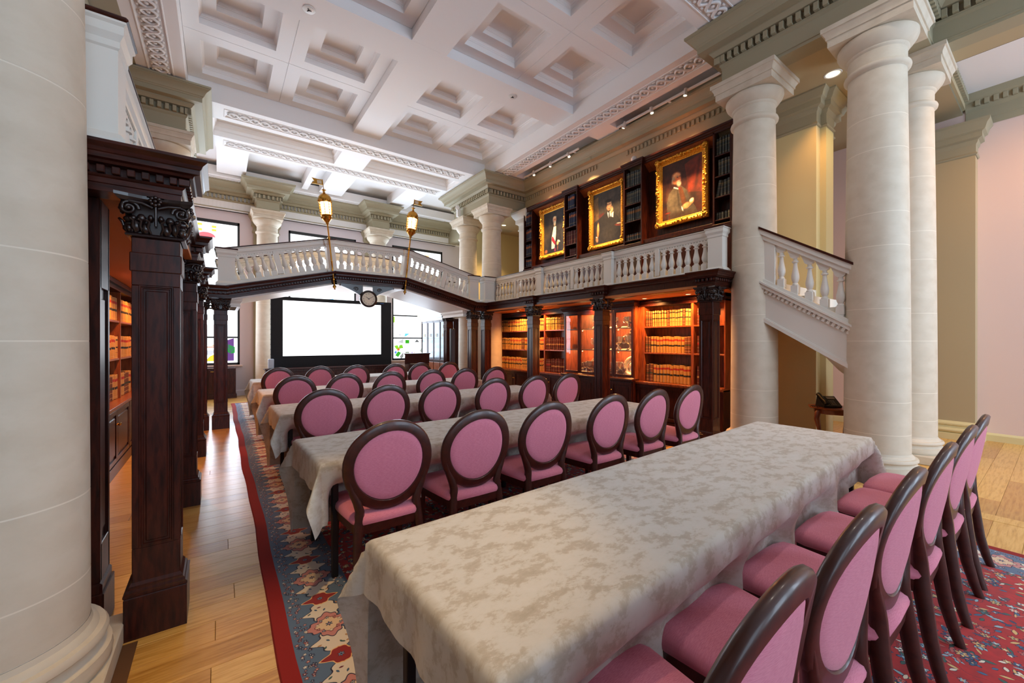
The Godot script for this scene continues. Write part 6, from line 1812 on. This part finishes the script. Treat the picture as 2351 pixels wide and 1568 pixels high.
func build_seating() -> void:
	# [near-edge d, turn, depth, x left]
	var rows := [[0.79, 0.042, 0.78], [2.64, 0.035, 0.8], [4.55, 0.02, 0.76], [6.38, 0.012, 0.78], [8.36, 0.0, 0.78]]
	var which := ["nearest", "second", "third", "fourth", "farthest"]
	var L := 3.5
	var proto: Node3D = null
	var X := [[0.9, 1.46, 2.04, 2.67, 3.32, 3.86], [0.82, 1.42, 2.04, 2.76, 3.4, 4.04], [0.83, 1.43, 2.07, 2.8, 3.46, 4.08], [0.83, 1.45, 2.1, 2.79, 3.42, 4.04], [0.84, 1.5, 2.14, 2.91, 3.46, 4.13]]
	var D := [0.33, 2.33, 4.22, 6.05, 8.05]
	var D0 := [0.355, 0.352, 0.35, 0.34, 0.335, 0.33]
	for k in 5:
		var r: Array = rows[k]
		var at := w(2.235, 0, r[0])
		var t := thing("folding_table", "long folding table on dark metal legs, %s row from the camera" % which[k], "table", "tables under the cloths", at, r[1])
		var b := MB.new(); b.bbox(-L / 2 + 0.01, L / 2 - 0.01, 0.72, 0.748, 0.01, 0.78, 0.004); part(t, "tabletop", b, M.wood)
		for x in [-L / 2 + 0.1, -0.1, 0.1, L / 2 - 0.1]:
			for d in [0.1, 0.68]:
				b = MB.new(); b.bbox(x - 0.018, x + 0.018, 0.0, 0.72, d - 0.018, d + 0.018, 0.003); part(t, "leg", b, M.black)
		var seats := []
		for x in X[k]: seats.append(x - 2.235)
		var c := part(self, "tablecloth", cloth_mesh(L, 0.79, 0.2, 0.36, 0.7, k, seats, 0.1 if k == 0 else D[k] + 0.245 + 0.275 - r[0] + 0.05), M.velvet, at + Vector3(0, 0.752, 0), Basis(Vector3.UP, r[1]))
		tag(c, "mottled taupe velvet cloth over the %s table from the camera" % which[k], "tablecloth", "velvet tablecloths")
	for k in 5:
		for i in 6:
			var label := "rose oval-backed chair, %s from left at the %s table from the camera" % [nth(i), which[k]]
			var at := w(X[k][i], 0, (D0[i] if k == 0 else D[k]) + 0.245)
			var turn := rng.randf_range(-0.03, 0.03)
			if proto == null:
				proto = make_chair(label)
				proto.position = at; proto.rotation.y = turn
			else: copy_of(proto, label, at, turn)

# ---------------------------------------------------------------- rug
func stamp_flower(im: Image, cx: float, cy: float, r: float, petals: int, c: Color, core: Color, line: Color, rot: float) -> void:
	var W := im.get_width()
	var H := im.get_height()
	for y in range(int(cy - r * 1.4), int(cy + r * 1.4) + 1):
		for x in range(int(cx - r * 1.4), int(cx + r * 1.4) + 1):
			var dx := x - cx
			var dy := y - cy
			var d := sqrt(dx * dx + dy * dy)
			var a := atan2(dy, dx) + rot
			var R := r * (0.72 + 0.28 * cos(a * petals))
			var px := posmod(x, W)
			var py := posmod(y, H)
			if d < r * 0.26: im.set_pixel(px, py, core)
			elif d < R * 0.86: im.set_pixel(px, py, c)
			elif d < R * 1.08: im.set_pixel(px, py, line)
func stamp_leaf(im: Image, cx: float, cy: float, ln: float, wd: float, rot: float, c: Color, line: Color) -> void:
	var W := im.get_width()
	var H := im.get_height()
	var cs := cos(rot)
	var sn := sin(rot)
	for y in range(int(cy - ln), int(cy + ln) + 1):
		for x in range(int(cx - ln), int(cx + ln) + 1):
			var dx := x - cx
			var dy := y - cy
			var u := (dx * cs + dy * sn) / ln
			var v := (-dx * sn + dy * cs) / wd
			if absf(u) > 1.0: continue
			var e := 1.0 - u * u
			if absf(v) < e * 0.75: im.set_pixel(posmod(x, W), posmod(y, H), c)
			elif absf(v) < e: im.set_pixel(posmod(x, W), posmod(y, H), line)
func field_image() -> Image:
	var S := 768
	var im := Image.create(S, S, false, Image.FORMAT_RGB8)
	var r := RandomNumberGenerator.new()
	r.seed = 17
	var f := FastNoiseLite.new()
	f.frequency = 0.02; f.seed = 4
	for y in S:
		for x in S:
			var k := 0.92 + 0.12 * f.get_noise_2d(x, y)
			im.set_pixel(x, y, Color(0.74 * k, 0.11 * k, 0.1 * k))
	var navy := C(24, 28, 52)
	var pal := [C(64, 100, 132), C(226, 214, 190), C(40, 66, 98), C(150, 178, 186), C(216, 176, 110), C(196, 96, 86), C(60, 92, 80)]
	# winding stems
	for k in 26:
		var p := Vector2(r.randf() * S, r.randf() * S)
		var a := r.randf() * TAU
		for j in 90:
			a += 0.09 * sin(j * 0.12 + k)
			p += Vector2(cos(a), sin(a)) * 2.0
			for o in 2: im.set_pixel(posmod(int(p.x) + o, S), posmod(int(p.y), S), navy)
	for k in 420:
		stamp_leaf(im, r.randf() * S, r.randf() * S, r.randf_range(11, 22), r.randf_range(5, 9), r.randf() * TAU, pal[r.randi() % pal.size()], navy)
	for k in 270:
		stamp_flower(im, r.randf() * S, r.randf() * S, r.randf_range(10, 21), 4 + r.randi() % 3, pal[r.randi() % pal.size()], pal[r.randi() % pal.size()], navy, r.randf() * TAU)
	return im
func border_image() -> Image:
	# u (width) runs along the border, one repeat 0.5 m; v across it
	var W := 512
	var H := 340
	var im := Image.create(W, H, false, Image.FORMAT_RGB8)
	var blue := C(84, 106, 132)
	var navy := C(28, 30, 56)
	var cream := C(214, 202, 184)
	var rose := C(190, 126, 120)
	var red := C(140, 34, 34)
	for y in H:
		for x in W:
			var u := float(x) / W
			var v := float(y) / H - 0.5
			var c := blue
			# cream lozenge band with scalloped edge
			var e := 0.3 - 0.22 * absf(cos(u * TAU * 1.0)) + 0.03 * cos(u * TAU * 8.0)
			if absf(v) < e - 0.018: c = cream
			elif absf(v) < e: c = navy
			# rose medallion at u = 0.5, red one at u = 0
			var dx := (u - 0.5) * W / H
			var d := Vector2(dx, v).length()
			var a := atan2(v, dx)
			var R := 0.33 * (0.82 + 0.12 * cos(a * 4.0) + 0.06 * cos(a * 12.0))
			if d < R: c = rose
			if d < R and d > R - 0.018: c = navy
			if d < R * 0.62: c = C(216, 186, 150)
			if d < R * 0.62 and d > R * 0.62 - 0.014: c = C(120, 60, 60)
			var ux := minf(u, 1.0 - u) * W / H
			var dm := absf(ux) / 0.2 + absf(v) / 0.26 + 0.1 * cos(atan2(v, ux) * 6.0)
			if dm < 1.0: c = red
			if dm < 1.0 and dm > 0.9: c = C(226, 180, 120)
			im.set_pixel(x, y, c)
	var r := RandomNumberGenerator.new()
	r.seed = 23
	for s in [0.5]:
		for k in 10: stamp_flower(im, W * 0.5 + cos(TAU * k / 10) * 55, H * 0.5 + sin(TAU * k / 10) * 55, 10, 5, [C(60, 92, 120), C(140, 40, 40), C(226, 210, 184)][k % 3], cream, navy, k)
		stamp_flower(im, W * 0.5, H * 0.5, 17, 6, C(60, 84, 112), rose, navy, 0.0)
		stamp_flower(im, 0, H * 0.5, 16, 6, C(110, 140, 170), navy, navy, 0.0)
	for k in 110:
		var vv := r.randf_range(0.04, 0.2) * H if r.randf() < 0.5 else r.randf_range(0.8, 0.96) * H
		stamp_flower(im, r.randf() * W, vv, r.randf_range(7, 12), 5, [C(36, 44, 76), C(120, 40, 44), cream, C(176, 92, 74)][r.randi() % 4], C(200, 210, 210), navy, r.randf() * TAU)
	for k in 60:
		var x := r.randf() * W
		var v0 := H * (0.5 + r.randf_range(-0.22, 0.22))
		if absf(x - W * 0.5) > 110 and x > 70 and x < W - 70: stamp_leaf(im, x, v0, 11, 5, r.randf() * TAU, [C(60, 92, 120), C(196, 140, 80), C(120, 44, 50), C(70, 100, 90)][r.randi() % 4], navy)
	return im
func flat_strip(pts: Array, uvs: Array, y: float) -> MB:
	var b := MB.new()
	for i in pts.size() - 1:
		var N := Vector3.UP
		var a: Vector3 = w(pts[i][0].x, y, pts[i][0].y)
		var e: Vector3 = w(pts[i][1].x, y, pts[i][1].y)
		var c: Vector3 = w(pts[i + 1][1].x, y, pts[i + 1][1].y)
		var d: Vector3 = w(pts[i + 1][0].x, y, pts[i + 1][0].y)
		b.tn(a, e, c, N, N, N, uvs[i][0], uvs[i][1], uvs[i + 1][1]); b.tn(a, c, d, N, N, N, uvs[i][0], uvs[i + 1][1], uvs[i + 1][0])
	return b
func build_rug() -> void:
	var o := thing("persian_rug", "red Persian rug with blue medallion border under all the tables", "rug", "", Vector3.ZERO)
	var x0 := 0.22
	var x1 := 4.47
	var d0 := -2.6
	var d1 := 11.5
	var m := StandardMaterial3D.new()
	m.albedo_texture = ImageTexture.create_from_image(border_image()); m.roughness = 0.95; m.texture_repeat = true
	var mf := StandardMaterial3D.new()
	mf.albedo_texture = ImageTexture.create_from_image(field_image()); mf.roughness = 0.95; mf.texture_repeat = true
	m.rim_enabled = true; m.rim = 0.3
	mf.rim_enabled = true; mf.rim = 0.3
	var y := 0.012
	var wob := func(d: float) -> float: return 0.007 * sin(d * 1.9) + 0.004 * sin(d * 5.3)
	var pts := []
	var N := 60
	# red edging with thickness
	var b := MB.new()
	for s in [0, 1]:
		for i in N:
			var da := lerpf(d0, d1, i / float(N))
			var db := lerpf(d0, d1, (i + 1) / float(N))
			var xa: float = (x0 if s == 0 else x1) + wob.call(da)
			var xb: float = (x0 if s == 0 else x1) + wob.call(db)
			var q: float = 0.075 if s == 0 else -0.075
			b.quad(w(xa, 0.001, da), w(xb, 0.001, db), w(xb + signf(q) * 0.006, y, db), w(xa + signf(q) * 0.006, y, da))
			b.quad(w(xa + signf(q) * 0.006, y, da), w(xb + signf(q) * 0.006, y, db), w(xb + q, y, db), w(xa + q, y, da))
	b.box(x0, x1, 0.001, y, d1, d1 + 0.06)
	part(o, "edging", b, M.red)
	var bw := 0.34
	for s in [0, 1]:
		pts = []
		var uv := []
		for i in N + 1:
			var d := lerpf(d0, d1, i / float(N))
			var a: float = (x0 + 0.075 if s == 0 else x1 - 0.075) + wob.call(d)
			var e: float = (x0 + 0.075 + bw if s == 0 else x1 - 0.075 - bw)
			pts.append([V2(a, d), V2(e, d)]); uv.append([V2(d / 0.5, 0), V2(d / 0.5, 1)])
		part(o, "border", flat_strip(pts, uv, y), m)
	pts = []
	var uv := []
	for i in 2:
		var x := x0 + 0.075 + bw if i == 0 else x1 - 0.075 - bw
		pts.append([V2(x, d1 - bw), V2(x, d1)]); uv.append([V2(x / 0.5, 0), V2(x / 0.5, 1)])
	part(o, "border", flat_strip(pts, uv, y), m)
	pts = []
	uv = []
	for i in 2:
		var x := x0 + 0.075 + bw if i == 0 else x1 - 0.075 - bw
		pts.append([V2(x, d0), V2(x, d1 - bw)]); uv.append([V2(x, d0), V2(x, d1 - bw)])
	part(o, "field", flat_strip(pts, uv, y), mf)
